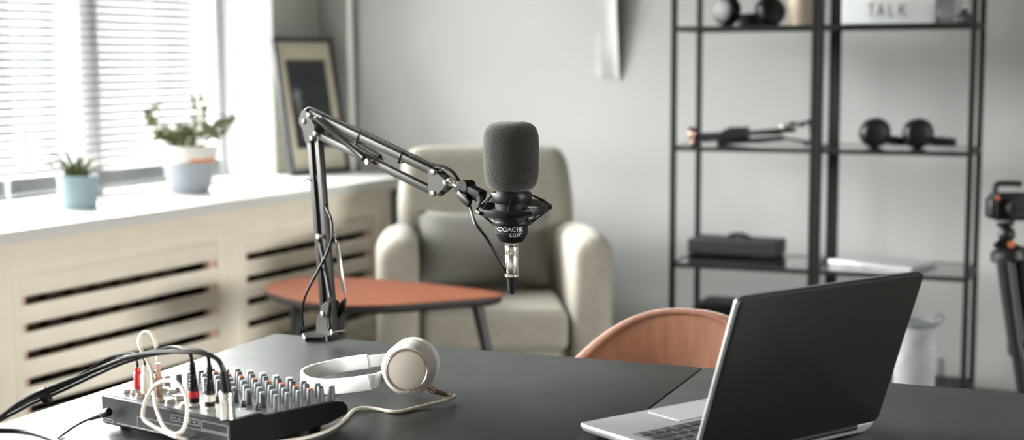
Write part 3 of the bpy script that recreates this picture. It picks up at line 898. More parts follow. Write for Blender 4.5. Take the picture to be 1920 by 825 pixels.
sk(arcp(957.6, y0-2.7, 2.3, 2.8, 55, 320), thick(1, .5, 1.2))
sk(arcp(963.0, y0-2.7, 2.2, 2.8, 60, 360), thick(1, .5, 1.2)); sk([(965.2, y0-5.6), (965.1, y0-.8), (966.4, y0-.1)], 1.1)
sk([(970.6, y0-4.8), (969.4, y0-5.5), (968.2, y0-4.6), (968.6, y0-3.3), (970.4, y0-2.2), (970.4, y0-.8), (969, y0), (967.4, y0-.7)], .95)
sk([(973.6, y0-8.2), (973.4, y0-1.0), (974.6, y0-.1), (975.8, y0-.8)], 1.1); sk([(971.6, y0-5.4), (976.2, y0-5.4)], .7)
obj('lettering', g, M_txt, mic)
obj('connector', G().lathe(lz([(.5, 512), (11.5, 512), (12.2, 510), (12.2, 478), (11.6, 477), (12.4, 476), (12.6, 470), (12.6, 462), (12, 461), (12.6, 460), (12.6, 455.2), (.5, 455.2)]), MO, seg=28), M_chrome, mic)
# microphone cable with its plug
obj('release_tab', G().obox(MP(-.3, 12.9*K, mz(467)), hr*.0014, hf*.0006, uz*.0035, .0003), M_rose, mic)
mcab = thing('microphone_cable', 'black cable strapped along the boom arm up to the base of the microphone', 'cable', V3((MC.x, MC.y, mz(552))))
eu = (az(573, 629, zd)-DC).dot(ux)
pts = [dk(eu, .014, .45), dk(eu, .012, .62), dk(eu, .010, zd-.02), dk(eu, .004, zd+.008)]
pts += [P(x, y, o) for x, y, o in ((569, 613, .004), (566.5, 590.6, .012), (570, 563, .022), (581, 536, .026), (601, 499, .024), (616, 468, .020), (622.5, 441, .017), (621.5, 414, .012), (616, 399, .008), (608, 380, .0), (594, 330, -.0), (580, 283, .0), (570, 250, .0), (568, 226, 0), (572, 208, 0), (582, 202.5, 0), (598, 208.5, 0), (620, 219, 0), (711, 261, 0), (780, 294, 0), (808, 307.5, -.002), (830, 312, -.005), (848, 322, -.008), (860, 338, -.012), (870, 356, -.014), (877, 374, -.012), (884, 396, -.006))]
pts += [MP(math.radians(q[0]), q[1], mz(q[2])) for q in ((-90, .052, 418), (-88, .036, 446), (-85, .022, 478), (-80, .0120, 502), (-60, .0060, 522))]
obj('cord', G().tube(pts, .0022, 10, sm=6), M_rub, mcab)
obj('plug_ring', G().lathe(lz([(.5, 519.5), (12, 519.5), (13.4, 518), (13.4, 514), (12, 512.2), (.5, 512.2)]), MO, seg=28), M_chrome, mcab)
obj('boot', G().lathe(lz([(.5, 552), (3.4, 552), (4, 551), (4, 547), (6, 545.5), (7.5, 545), (9.6, 522), (9.8, 519.7), (.5, 519.7)]), MO, seg=24), M_rub, mcab)
# ================================================================== LAPTOP
LA = V3((-.738, 1.606, 0)); lth = 1.10379
lw = V3((math.cos(lth), math.sin(lth), 0)); ln = V3((math.sin(lth), -math.cos(lth), 0))
LW, LD, LH, lt = .3138, .2126, .2085, .32745
lap = thing('laptop', 'open silver and dark grey laptop on the black desk, its lid turned to the viewer', 'laptop', LA+lw*LW/2+ln*LD/2+uz*zd, lth-math.pi/2)
def LP(u, v, z): return LA+lw*u+ln*v+uz*z


zb0, zb1 = .7425, .7560
def rrect(u0, u1, v0, v1, r, z, k=5):
    P_ = []
    for cu, cv, a0 in ((u1-r, v1-r, 0), (u0+r, v1-r, 90), (u0+r, v0+r, 180), (u1-r, v0+r, 270)):
        for j in range(k+1): t_ = math.radians(a0+90*j/k); P_.append(LP(cu+r*math.cos(t_), cv+r*math.sin(t_), z))
    return P_


g = G().rings([rrect(.012, LW-.012, .012, LD-.004, .006, zb0), rrect(.002, LW-.002, .002, LD-.001, .008, zb0+.0055), rrect(0, LW, 0, LD, .008, zb1-.0035), rrect(0, LW, 0, LD, .008, zb1-.0008), rrect(.0006, LW-.0006, .0006, LD-.0006, .0076, zb1)])
base = obj('base', g, M_alu, lap, ang=50)
for u in (.03, LW-.03):
    for v in (.03, LD-.03): obj('rubber_foot', G().cyl(LP(u, v, zd), LP(u, v, zb0+.0005), .006), M_rub, base)
obj('trackpad', G().rings([rrect(.108, .108+.098, .008, .070, .003, zb1+z) for z in (.0, .0004)]), M_pad, lap)
obj('key_deck', G().rings([rrect(.018, LW-.018, .082, LD-.022, .004, zb1+z) for z in (.0, .0003)]), M_keybed, lap)
g = G(); rows = 6
for r in range(rows):
    v0 = .084+r*.0178; x = .0205; widths = [1.0]*14
    if r == 0: widths = [1, 1, 1, 1.25, 5.2, 1.25, 1, 1, 1, 1]
    if r == 1: widths = [2.2]+[1]*10+[2.2]
    if r == 2: widths = [1.8]+[1]*11+[1.6]
    if r == 3: widths = [1.5]+[1]*12+[1]
    if r == 4: widths = [1]*13+[1.5]
    tot = sum(widths); sc_ = (LW-.041)/tot
    for w_ in widths:
        a, b = x+.0011, x+w_*sc_-.0011; x += w_*sc_
        g.obox(LP((a+b)/2, v0+.0085, zb1+.0009), lw*((b-a)/2), ln*(.0076 if r < 5 else .0050), uz*.0007, .0004, 1)
obj('keyboard', g, M_key, lap)
lu = uz*math.cos(lt)+ln*math.sin(lt); lo_ = ln*math.cos(lt)-uz*math.sin(lt)      # up the lid, outward of the lid
LO = LA+ln*(LD+.0)+uz*(zb1-.0005)
def lr(u0, u1, v0, v1, r, d, k=6):
    P_ = []
    for cu, cv, a0 in ((u1-r, v1-r, 0), (u0+r, v1-r, 90), (u0+r, v0+r, 180), (u1-r, v0+r, 270)):
        for j in range(k+1): t_ = math.radians(a0+90*j/k); P_.append(LO+lw*(cu+r*math.cos(t_))+lu*(cv+r*math.sin(t_))+lo_*d)
    return P_


g = G().rings([lr(.0006, LW-.0006, .0006, LH-.0006, .0085, -.0035), lr(0, LW, 0, LH, .009, -.0028), lr(0, LW, 0, LH, .009, .0022), lr(.0018, LW-.0018, .0018, LH-.0018, .009, .0034)])
lid = obj('lid', g, M_lidm, lap, ang=50)
g = G().rings([lr(.0002, LW-.0002, .0002, LH-.0002, .0088, -.0048), lr(-.0003, LW+.0003, -.0003, LH+.0003, .0093, -.0045), lr(-.0003, LW+.0003, -.0003, LH+.0003, .0093, -.0030)])
obj('lid_rim', g, M_alu, lid, ang=50)
obj('screen', G().rings([lr(.006, LW-.006, .016, LH-.006, .003, -.0053), lr(.006, LW-.006, .016, LH-.006, .003, -.0049)]), M_scr, lid)
obj('hinge', G().cyl(LP(.04, LD+.0005, zb1-.003), LP(LW-.04, LD+.0005, zb1-.003), .0045), M_blk2, lap)
# ================================================================== HEADPHONES (white)
hd = ray(768, 690); hd.z = 0; hd.normalize(); hrr = V3((hd.y, -hd.x, 0))
hp = thing('headphones', 'white headphones with champagne coloured discs lying on the black desk', 'headphones', az(757, 744, zd))
c25, s25 = math.cos(math.radians(22)), math.sin(math.radians(22))
N1 = (-hd*c25-hrr*.13+uz*.10).normalized(); N2 = (hd*c25+hrr*s25).normalized()
C1 = ad(763, 694, 1.945); C2 = ad(776, 681, 2.035)
dz1 = zd+.0375-C1.z
# outward profile of a cup: disc face at 0, pad at -h
def cup(cc, nrm, name):
    k = obj(name, G().lathe([(.001, .0005), (.0288, .0005), (.0292, .0012), (.0306, .0010), (.0318, -.0012), (.0350, -.0065), (.0365, -.0110), (.0372, -.0145), (.0366, -.0175), (.034, -.019), (.001, -.019)], cc, nrm, 56), M_hpw, hp)
    obj('disc', G().lathe([(.001, .0022), (.0245, .0020), (.0264, .0014), (.0268, .0006), (.001, .0006)], cc, nrm, 48), M_disc, k)
    obj('trim_ring', G().lathe([(.0270, .0006), (.0270, .0019), (.0277, .0024), (.0286, .0019), (.0286, .0006)], cc, nrm, 48), M_rose, k)
    obj('cushion', G().lathe([(.001, -.0195), (.033, -.0195), (.036, -.022), (.0365, -.027), (.034, -.032), (.028, -.0345), (.020, -.033), (.001, -.030)], cc, nrm, 48), M_hpc, k)
    return k


cup(C1, N1, 'ear_cup'); cup(C2+N2*.018, N2, 'ear_cup')
BNP = [(722, 706, .778), (704, 713.5, .777), (686, 717.5, .774), (650, 722.5, .768), (615, 724.5, .762), (586, 722, .757), (570, 715, .754), (566.5, 707, .754), (578, 700, .756), (602, 693, .760), (640, 684.5, .767), (668, 680, .772), (690, 677.5, .775), (712, 675.5, .777), (735, 672, .779)]
bp = [az(x, y, z) for x, y, z in BNP]
bs = spline(bp, 5)
i0, i1 = 10, len(bs)-11
strip = [(-.0019, -.0105), (.0019, -.0105), (.0026, -.008), (.0026, .008), (.0019, .0105), (-.0019, .0105), (-.0026, .008), (-.0026, -.008)]
obj('headband', G().sweep(bs[i0-2:i1+1], strip, uz), M_hpw, hp, ang=50)
st2 = [(x*.62, y*.82) for x, y in strip]
obj('slider_arm', G().sweep(bs[:i0], [(x*.8, y*.93) for x, y in strip], uz), M_hpw, hp, ang=50); obj('slider_arm', G().sweep(bs[i1-2:], st2, uz), M_hpw, hp, ang=50)
# headphone cable: plug at the cup, along the desk, loops up to the mixer
hc = thing('headphone_cable', 'ivory cable running from the white headphones to the mixer and looping over its edge', 'cable', az(800, 752, zd))
zc = zd+.0024
pl0, pl1, pl2, pl3 = ad(797, 722, 1.955), ad(814, 733, 1.965), ad(839, 740.5, 1.985), ad(850, 742, 1.99)
obj('plug', G().lathe([(.001, 0), (.0045, 0), (.0050, .002), (.0048, (pl1-pl0).length-.001), (.0040, (pl1-pl0).length), (.001, (pl1-pl0).length)], pl0, pl1-pl0, 20), M_rose, hc)
g = G(); L = (pl2-pl1).length; pf = [(.001, 0), (.0042, 0)]
for k in range(9): h = L*(k+.5)/9.5; pf += [(.0040-.0001*k, h), (.0031-.00008*k, h+.0006)]
g.lathe(pf+[(.0025, L), (.001, L)], pl1, pl2-pl1, 16); obj('strain_relief', g, mat('bronze_rubber', (.16, .12, .075), .45), hc)
path = [pl2-(pl2-pl1).normalized()*.004, pl3+(pl3-pl2)*.1]
path += [az(x, y, z) for x, y, z in ((846, 747, zd+.012), (815, 755.5, zd+.006), (780, 765, zc), (742, 772.5, zc), (712, 768, zc), (684, 764.5, zc+.001), (664, 769, zc), (648, 785, zc), (628, 800, zc), (600, 813, zc), (565, 822.5, zc), (520, 829, zc), (450, 838, zc), (400, 834, zc), (362, 827, zc))]
path += [ad(x, y, d) for x, y, d in ((335, 821, 1.708), (305, 808, 1.735), (284, 797, 1.745), (270, 786, 1.755), (268.5, 770, 1.76), (276, 745, 1.765), (290, 724, 1.765), (310, 714, 1.755), (330, 717, 1.74), (345, 735, 1.73), (351, 760, 1.725), (349, 790, 1.722), (341, 809, 1.722), (326, 813, 1.726), (309, 802, 1.735), (298, 780, 1.75), (291, 757, 1.77), (288, 730, 1.795), (284.5, 700, 1.805), (278, 680, 1.81), (268, 662, 1.81), (261, 645, 1.81), (263, 630, 1.81), (272, 622.5, 1.81), (284, 626, 1.808), (290.5, 640, 1.806), (293.5, 655, 1.806), (296, 676, 1.806))]
obj('cord', G().tube(path, .0024, 10, sm=6), M_ivory, hc)
# ================================================================== MIXER
mA, mC = az(190, 741, .784), az(431, 791, .784)
mx = (mC-mA); mx.z = 0; MW = mx.length; mx.normalize(); my = uz.cross(mx)
MO2 = V3((mA.x, mA.y, 0)); MD = .207
mix = thing('audio_mixer', 'black compact audio mixer covered in grey knobs at the left of the desk', 'audio mixer', MO2+mx*MW/2+my*MD/2+uz*zd, math.atan2(mx.y, mx.x))
def X(u, v, z): return MO2+mx*u+my*v+uz*z


zb = zd+.006
def side(u, dv=0): return [X(u, v, z) for v, z in ((.004, zb), (0, zb+.004), (0, .7835), (.001, .7845), (.050, .7845), (.058, .7805), (.062, .7790), (.185, .7722), (.197, .7700), (.2035, .7655), (.207, .7600), (.207, .7555), (.203, .7515), (.170, zb))]


g = G().rings([side(0.0), side(MW)])
obj('body', g, M_mixb, mix, ang=30, bev=.0012)
g = G(); g.prism([X(.005, .004, .7846), X(MW-.005, .004, .7846), X(MW-.005, .049, .7846), X(.005, .049, .7846)], uz*.0006)
obj('jack_panel', g, M_mixtop, mix)
def zt_(v): return .7790+(.7722-.7790)*(v-.062)/(.185-.062)


g = G(); g.prism([X(.006, .064, zt_(.064)+.0001), X(MW-.006, .064, zt_(.064)+.0001), X(MW-.006, .197, zt_(.197)+.0005), X(.006, .197, zt_(.197)+.0005)], uz*.0006)
obj('control_panel', g, M_mixtop, mix)
for u in (.02, MW-.02):
    for v in (.02, .165): obj('rubber_foot', G().cyl(X(u, v, zd), X(u, v, zb+.001), .007), M_rub, mix)
# faint frames printed on the rear panel
g = G()
def rline(u0, z0, u1, z1, w=.0006):
    a, b = X(u0, 0, z0), X(u1, 0, z1); d = (b-a); g.obox((a+b)/2-my*.0001, d*.5, my*.0002, d.normalized().cross(my)*w/2)


def rbox(u0, u1, z0, z1):
    rline(u0, z0, u1, z0); rline(u0, z1, u1, z1); rline(u0, z0, u0, z1); rline(u1, z0, u1, z1)


rbox(.135, .185, .771, .778); rbox(.190, .236, .768, .778); rbox(.070, .236, .752, .766); rline(.03, .7515, .14, .7515, .0010); rbox(.004, .022, .7508, .7545)
for k in range(5): rline(.138+.009*k, .7745, .143+.009*k, .7745, .0010)
obj('panel_marking', g, M_mark, mix)
# knobs
kb = None
def knob_at(u, v, capm, r=.0047, h=.0185):
    z = zt_(v)+.0006; t_ = G(); seg = 20; R = []
    for rr_, hh in ((.00001, 0), (r*1.12, 0), (r*1.12, .0015), (r*1.05, .003), (r*.93, h-.0010), (r*.80, h), (.00001, h)):
        R.append([X(u, v, z+hh)+mx*(max(rr_-(.00045 if (k % 2 and rr_ > r*.85 and hh > .002) else 0), 1e-5)*math.cos(2*math.pi*k/seg))+my*(max(rr_-(.00045 if (k % 2 and rr_ > r*.85 and hh > .002) else 0), 1e-5)*math.sin(2*math.pi*k/seg)) for k in range(seg)])
    t_.rings(R); o = obj('knob', t_, M_knob, mix, ang=50)
    c = G().lathe([(.001, h+.0001), (r*.80, h+.0001), (r*.82, h+.0006), (r*.70, h+.0013), (.001, h+.0015)], X(u, v, z), (0, 0, 1), 18)
    obj('cap', c, capm, o)


for k in range(8):
    for j in range(6):
        u = MW-.0118-.0252*k; v = .0895+.0197*j
        if k >= 4 and j == 0: continue
        knob_at(u, v, [M_capb, M_capb, M_capb, M_capo, M_capk, M_capw][j], .0052 if j == 5 else .0047, .0190 if j < 5 else .0185)
for k, j in ((0, 0), (1, 0), (2, 0), (3, 0)):
    u = MW-.030-.0252*k; v = .074
    obj('push_button', G().lathe([(.001, 0), (.0036, 0), (.0034, .0075), (.0028, .0085), (.001, .0087)], X(u, v, zt_(v)+.0006), seg=18), M_capk, mix)
for j in range(6):
    v = .0895+.0197*j; obj('fader_knob', G().lathe([(.001, 0), (.0052, 0), (.0047, .016), (.004, .0175), (.001, .018)], X(.022, v, zt_(v)+.0006), seg=20), M_knob, mix)
# jack sockets on the rear strip
JK = [(238.6, 737), (253, 738.5), (263, 746), (281, 747), (300, 753), (323, 737.5), (319, 755), (337, 749), (311, 735), (333, 733), (346, 764), (365.5, 763), (394, 770), (455, 775)]
def socket(p, par=mix):
    g_ = G(); g_.lathe([(.0022, .0), (.0068, .0), (.0068, .0012), (.0058, .0022), (.0055, .0024), (.0055, .0052), (.0042, .0060), (.0026, .0060), (.0024, .001)], p, seg=12)
    return obj('jack_socket', g_, M_chrome, par, ang=20)


for x, y in JK: socket(az(x, y, .7853) if x < 450 else az(x, y, .7796))
# power inlet plug and cables
cbl = []
def cable(name, label, path, r, m, cat='cable', group=None):
    c = thing(name, label, cat, path[len(path)//2].copy(), 0, group)
    obj('cord', G().tube(path, r, 8, sm=6), m, c); return c


pw0 = X(-.0005, .0, .766); e0 = ad(205, 772, 1.822)
e1 = ad(163, 787, 1.845)
d_ = (e1-e0).normalized()
pc = cable('power_cable', 'thin black power cable plugged into the rear side of the mixer', [e1-d_*.004, ad(150, 794, 1.84), ad(135, 803, 1.82), az(118, 815, zd+.0025), az(104, 826, zd+.0020), az(88, 840, zd+.0020), az(70, 860, zd+.002)], .0016, M_rub)
pf = [(.001, 0), (.0052, 0), (.0056, .002), (.0056, .010), (.0050, .012)]
L = (e1-e0).length
for k in range(5): h = .012+(L-.012)*(k+.5)/5.5; pf += [(.0046-.0004*k, h), (.0038-.0004*k, h+.001)]
obj('plug', G().lathe(pf+[(.0018, L), (.001, L)], e0, d_, 20), M_rub, pc)
cable('black_cable', 'thin black cable lying across the near left corner of the desk', [az(x, y, zd+.0022) for x, y in ((-60, 812), (-20, 806.5), (20, 806), (50, 808.5), (80, 816), (110, 828), (135, 842), (150, 858))], .0022, M_rub)
# upright plugs
def upright(x0, y0, x1, y1, prof, z0=.7853):
    """prof: [(material, [(radius, t0), ...])] along base->top"""
    b = az(x0, y0, z0); top = apl(x1, y1, b, hf)
    return b, top


def plugset(name, label, base, top, bits, path=None, r=.002, m=M_rub, group=None):
    t_ = thing(name, label, 'audio plug', base, 0, group); d = (top-base); L = d.length; d.normalize()
    for nm, mm, pr_ in bits: obj(nm, G().lathe([(.001, pr_[0][1]*L)]+[(a, b_*L) for a, b_ in pr_]+[(.001, pr_[-1][1]*L)], base, d, 22), mm, t_)
    if path: obj('cord', G().tube(path, r, 8, sm=6), m, t_)
    return t_


def wave(n, t0, t1, r0_, r1_, dip=.82):
    o_ = []
    for k in range(n):
        a = t0+(t1-t0)*k/n; b_ = t0+(t1-t0)*(k+.6)/n; r_ = r0_+(r1_-r0_)*k/n
        o_ += [(r_, a), (r_, b_), (r_*dip, b_+.2*(t1-t0)/n)]
    return o_


b, tp = upright(259, 735, 257.5, 689, None)
plugset('rca_plug', 'red phono plug standing in the mixer jacks', b, tp, [('barrel', M_red, [(.0038, .12), (.0052, .14), (.0052, .72), (.0040, .80), (.0032, .82), (.0040, .86), (.0034, 1.0)]), ('contact', M_chrome, [(.004, .0), (.004, .12)])],
        [tp, tp+uz*.006, ad(252, 672, 1.82), ad(232, 668, 1.84), ad(205, 676, 1.85), ad(165, 698, 1.84), ad(120, 724, 1.82), ad(60, 752, 1.79), ad(10, 775, 1.76), ad(-50, 800, 1.74)], .0018)
b, tp = upright(274, 741, 272, 685, None)
plugset('rca_plug', 'white phono plug beside the red one in the mixer jacks', b, tp, [('barrel', M_ivory, [(.0044, .12), (.0062, .14), (.0060, .68), (.0042, .78), (.0034, .80), (.0044, .86), (.0036, 1.0)]), ('contact', M_chrome, [(.004, .0), (.004, .12)])],
        [tp, tp+uz*.006, ad(264, 667, 1.815), ad(240, 663, 1.83), ad(205, 672, 1.84), ad(160, 697, 1.83), ad(115, 724, 1.81), ad(56, 751, 1.785), ad(5, 777, 1.755), ad(-55, 803, 1.735)], .0018)
b = az(299, 751, .7853); tp = apl(296, 681, b, hf)
plugset('jack_plug', 'rose gold jack plug on the ivory headphone cable, in the mixer', b, tp, [('tip', M_chrome, [(.0040, 0), (.0040, .1)]), ('barrel', M_rose, [(.0046, .1), (.0050, .12), (.0050, .62), (.0042, .64), (.0042, .80), (.0034, .82), (.0030, 1.0)]), ])
for nm, lab, x0, y0, x1, y1, ring, pth in (
    ('jack_plug', 'black jack plug with a red ring standing in the mixer', 365, 762, 360, 678, M_red, ((357, 664, 1.765), (345, 655, 1.77), (325, 650.5, 1.79), (300, 655, 1.80), (270, 662, 1.81), (225, 678, 1.81), (170, 702, 1.80), (110, 728, 1.785), (55, 755, 1.765), (5, 780, 1.745), (-50, 808, 1.72))),
    ('jack_plug', 'black jack plug with an off-white ring standing in the mixer', 394, 769, 392.5, 684, M_ivory, ((390, 668, 1.735), (380, 659, 1.74), (355, 656, 1.75), (320, 661, 1.765), (275, 667, 1.78), (225, 683, 1.785), (175, 705, 1.785), (115, 733, 1.775), (60, 757, 1.755), (8, 784, 1.735), (-48, 812, 1.715)))):
    b = az(x0, y0, .7853); tp = apl(x1, y1, b, hf)
    plugset(nm, lab, b, tp, [('contact', M_chrome, [(.0055, 0), (.0055, .08)]), ('sleeve', M_rub, [(.0058, .08), (.0062, .10), (.0062, .20)]), ('colour_ring', ring, [(.0064, .20), (.0070, .21), (.0068, .34), (.0062, .35)]), ('boot', M_rub, [(.0060, .35), (.0058, .42)]+wave(3, .42, .62, .0056, .0050)+[(.0046, .64)]+wave(4, .65, .98, .0044, .0034)+[(.0028, 1.0)])],
            [tp-uz*.003]+[ad(*q) for q in pth], .0022)
b = az(427, 784, .7853); tp = apl(424.5, 733, b, hf); bt = apl(419, 694, b, hf)
xp = plugset('xlr_plug', 'silver microphone plug with black boot at the corner of the mixer', b, tp, [('shell', M_chrome, [(.0098, 0), (.0094, .05), (.0090, .60), (.0084, .78), (.0082, .80), (.0098, .82), (.0098, .92), (.0090, .98), (.0070, 1.0)])],
             [bt-(bt-tp)*.15]+[ad(*q) for q in ((412, 679, 1.712), (399, 668.5, 1.715), (376, 662, 1.72), (345, 659.5, 1.73), (310, 659.5, 1.745), (272, 663.5, 1.76), (235, 672, 1.77), (190, 690, 1.775), (150, 707, 1.77), (110, 722, 1.76), (70, 738, 1.75), (35, 757, 1.735), (5, 779, 1.72), (-40, 812, 1.70))], .0029)
obj('boot', G().lathe([(.001, 0), (.0064, 0), (.0066, .003), (.0050, (bt-tp).length), (.001, (bt-tp).length)], tp-(bt-tp)*.04, bt-tp, 20), M_rub, xp)
g = G().lathe([(.0065, -.004), (.0105, -.004), (.0105, .004), (.0065, .004)], ad(85, 742, 1.765), (ad(110, 730, 1.765)-ad(60, 754, 1.765)), 14)
tag(obj('cable_tie', g, M_blk, None, ad(85, 742, 1.765)), 'black strap holding the black cable bundle together left of the mixer', 'cable tie')
# ================================================================== ON THE SHELVES
def SV(px, py, v): return apl(px, py, SH(0, v, 0), sn)


def tiltM(z_to):
    u, w, a = frame_of(z_to); return u, w, a


# dark headphones on the top shelf
def big_headphones(label, c1, n1, c2, n2, band, r, base, group=None):
    t = thing('headphones', label, 'headphones', base, SA, group)
    for c, nrm in ((c1, n1), (c2, n2)):
        k = obj('ear_cup', G().lathe([(.001, .021), (r*.55, .021), (r*.80, .018), (r*.96, .008), (r, -.002), (r*.97, -.008), (.001, -.008)], c, nrm, 32), M_blk, t)
        obj('cushion', G().lathe([(.001, -.0085), (r*.95, -.0085), (r*1.05, -.013), (r*1.05, -.022), (r*.92, -.029), (r*.6, -.026), (.001, -.024)], c, nrm, 32), M_rub, k)
    bp_ = spline(band, 6)
    obj('headband', G().sweep(bp_, [(-.004, -.013), (.004, -.013), (.006, 0), (.004, .013), (-.004, .013), (-.006, 0)], uz), M_blk2, t)
    return t


z3 = SHZ[3]-.001; z2 = SHZ[2]-.001; z1 = SHZ[1]-.001
c1 = SV(1360, 10, .15); c1.z = z3+.058; c2 = SV(1447, 12, .15); c2.z = z3+.055
n1 = (-se*.45-sn*.85+uz*.1).normalized(); n2 = (se*.60-sn*.75+uz*.2).normalized()
m = (c1+c2)/2
big_headphones('bulky black headphones on the top shelf beside the beige canister', c1, n1, c2, n2, [c1+uz*.02-se*.004, c1+uz*.07+sn*.02, m+uz*.13+sn*.05, c2+uz*.07+sn*.02, c2+uz*.02+se*.004], .053, V3((m.x, m.y, z3)))
g = G(); a = SV(1400, 36, .10); a.z = z3
pc_ = thing('cable_coil', 'dark coiled cable lying between the cups of the headphones on the top shelf', 'cable', a+sn*.05)
pts = []
for k in range(64):
    t_ = k/63*4*2*math.pi; pts.append(a+sn*.05+se*(.042*math.cos(t_)*(1+.05*math.sin(3*t_)))+sn*(.030*math.sin(t_))+uz*(.005+.040*k/63))
obj('cord', G().tube(pts, .0042, 8), M_rub, pc_)
obj('plug', G().cyl(pts[-1], pts[-1]+se*.01+uz*.022, .005), M_chrome, pc_)
b = SV(1501, 30, .17); b.z = z3
t = thing('canister', 'beige cylindrical canister on the top shelf next to the black headphones', 'canister', b)
obj('body', G().lathe([(.001, 0), (.043, 0), (.044, .003), (.044, .125), (.001, .125)], b, seg=40), M_beige, t)
obj('lid', G().lathe([(.001, .1255), (.045, .1255), (.0455, .128), (.0455, .150), (.044, .152), (.001, .152)], b, seg=40), M_beigeb, t)
# lightbox with the word TALK
lv = .13
a, b = SV(1577.5, 42, lv), SV(1757, 42, lv)
u0 = (a-S0).dot(se); u1 = (b-S0).dot(se)
t = thing('lightbox_sign', 'white lightbox sign reading TALK on the top shelf', 'sign', SH((u0+u1)/2, lv+.025, z3), SA)
hb_ = .225
obj('housing', G().obox(SH((u0+u1)/2, lv+.026, z3+hb_/2), se*((u1-u0)/2), sn*.024, uz*hb_/2, .006), M_lbox, t)
obj('acrylic_panel', G().obox(SH((u0+u1)/2, lv+.001, z3+hb_/2), se*((u1-u0)/2-.007), sn*.0015, uz*(hb_/2-.007), .001), M_lbox, t)
for k in range(4): obj('rail', G().obox(SH((u0+u1)/2, lv-.0018, z3+.008+.0695*k), se*((u1-u0)/2-.008), sn*.0014, uz*.0016), M_lbox, t)
g = G()
def lb(x, y, l): return SV(x, y, lv-.0012)-sn*l*3


for s in ([(1628, 8.5), (1639, 8.5)], [(1633.5, 8), (1633.5, 30)], [(1646, 30), (1651.5, 8)], [(1651.5, 8), (1657, 30)], [(1648, 22.5), (1655, 22.5)], [(1668, 8), (1668, 30)], [(1667, 29), (1676, 29)], [(1687.5, 8), (1687.5, 30)], [(1697.5, 8), (1688, 20)], [(1690, 17.5), (1698.5, 30)]): stroke(g, s, 3.0, lb)
obj('lettering', g, M_lett, t)
# small things right of the sign
b = SV(1775, 36, .14); b.z = z3
t = thing('plastic_box', 'small clear plastic box on the top shelf right of the sign', 'box', b, SA)
obj('body', G().obox(b+uz*.045, se*.026, sn*.026, uz*.0448, .004), M_clear, t); obj('lid', G().obox(b+uz*.094, se*.0275, sn*.0275, uz*.004, .002), M_lbox, t)
b = SV(1808, 36, .15); b.z = z3
t = thing('bottle', 'small dark bottle with pale pump cap on the top shelf near the tripod', 'bottle', b)
obj('body', G().lathe([(.001, 0), (.024, 0), (.026, .003), (.026, .020), (.021, .033), (.011, .040), (.010, .052), (.001, .052)], b, seg=28), mat('dark_bottle', (.05, .055, .065), .25), t)
g = G().lathe([(.001, .0525), (.0115, .0525), (.0115, .064), (.004, .066), (.004, .080), (.009, .081), (.009, .088), (.001, .088)], b, seg=20); g.cyl(b+uz*.0845, b+uz*.0845-se*.025, .004)
obj('pump', g, M_lbox, t)
# folded spare boom arm on the middle shelf
sa = thing('spare_boom_arm', 'folded black scissor arm lying on the middle shelf', 'microphone arm', SH(.25, .16, z2), SA)
def S2(px, py, v=.16): return SV(px, py, v)


def sbar(a, b, r=.0085, v=.16, w=None, mm=None):
    A, B = S2(*a, v), S2(*b, v); d = (B-A); s = d.normalized().cross(sn).normalized()
    return obj('arm_bar', G().obox((A+B)/2, d/2, sn*r, s*(w or r), .001), mm or M_blk, sa)


sbar((1300, 254), (1465, 248)); sbar((1304, 262), (1405, 256)); sbar((1400, 250), (1492, 243), v=.14); sbar((1345, 268), (1470, 259), v=.19)
sbar((1470, 259), (1524, 268), .0045, .19)
for (px, py), r in (((1298, 252), .0135), ((1299, 266), .0105)):
    c = S2(px, py, .145); obj('joint_bolt', G().lathe([(.001, 0), (r, 0), (r, .006), (r*.7, .010), (.001, .011)], c, -sn, 20), M_rose, sa)
pl = [S2(x, y, .150) for x, y in ((1292, 238), (1302, 240), (1312, 252), (1308, 271), (1296, 272), (1291, 256))]
obj('hinge_plate', G().prism(pl, sn*.020), M_blk, sa)
pl = [S2(x, y, .146) for x, y in ((1352, 246), (1365, 240), (1398, 238), (1405, 246), (1404, 258), (1352, 260))]
obj('hinge_plate', G().prism(pl, sn*.026), M_blk, sa)
for x in (1372, 1384, 1402): obj('joint_bolt', G().cyl(S2(x, 243, .155), S2(x, 237, .155), .006, .005), M_blk, sa)
c = S2(1469, 238, .135); obj('joint_bolt', G().lathe([(.001, 0), (.011, 0), (.011, .006), (.007, .010), (.001, .011)], c, -sn, 20), M_chrome, sa)
g = G().tube([S2(1470, 243, .14), S2(1484, 232, .14), S2(1500, 234, .14), S2(1514, 229, .14)], .006, 10, sm=4); g.cyl(S2(1484, 237, .14), S2(1486, 227, .14), .0055); g.cyl(S2(1505, 238, .14), S2(1503, 228, .14), .006)
obj('clamp_screw', g, M_blk, sa)
g = G().tube([S2(1514, 226, .14), S2(1521, 236, .14), S2(1522, 262, .14), S2(1508, 270.5, .14)], .0085, 10, sm=3); obj('clamp_bracket', g, M_blk, sa)
# two pairs of headphones lying on the middle shelf
c1 = SV(1641, 250, .16); c2 = SV(1722, 250, .15)
for bl_, c, lab in ((.8, c1, 'dark headphones lying on the middle shelf, nearer the centre posts'), (1, c2, 'dark headphones lying on the middle shelf, with band end towards the tripod')):
    r = .049; c.z = z2+r*1.05+.0005
    nA = (-sn*.93+se*.36+uz*.04).normalized(); nB = (sn*.93-se*.36).normalized()
    cB = c+sn*.062-se*.010; cB.z = c.z
    bd = [c+se*.030-uz*.022+nA*.006, c+se*.062-uz*.026-sn*.0, c+se*.108*bl_-uz*.028+sn*.012, c+se*.118*bl_-uz*.029+sn*.040, c+se*.104*bl_-uz*.029+sn*.066, c+se*.058-uz*.026+sn*.074, cB+se*.028-uz*.022]
    big_headphones(lab, c, nA, cB, nB, bd, r, V3((c.x, c.y, z2)), 'headphones on the middle shelf')
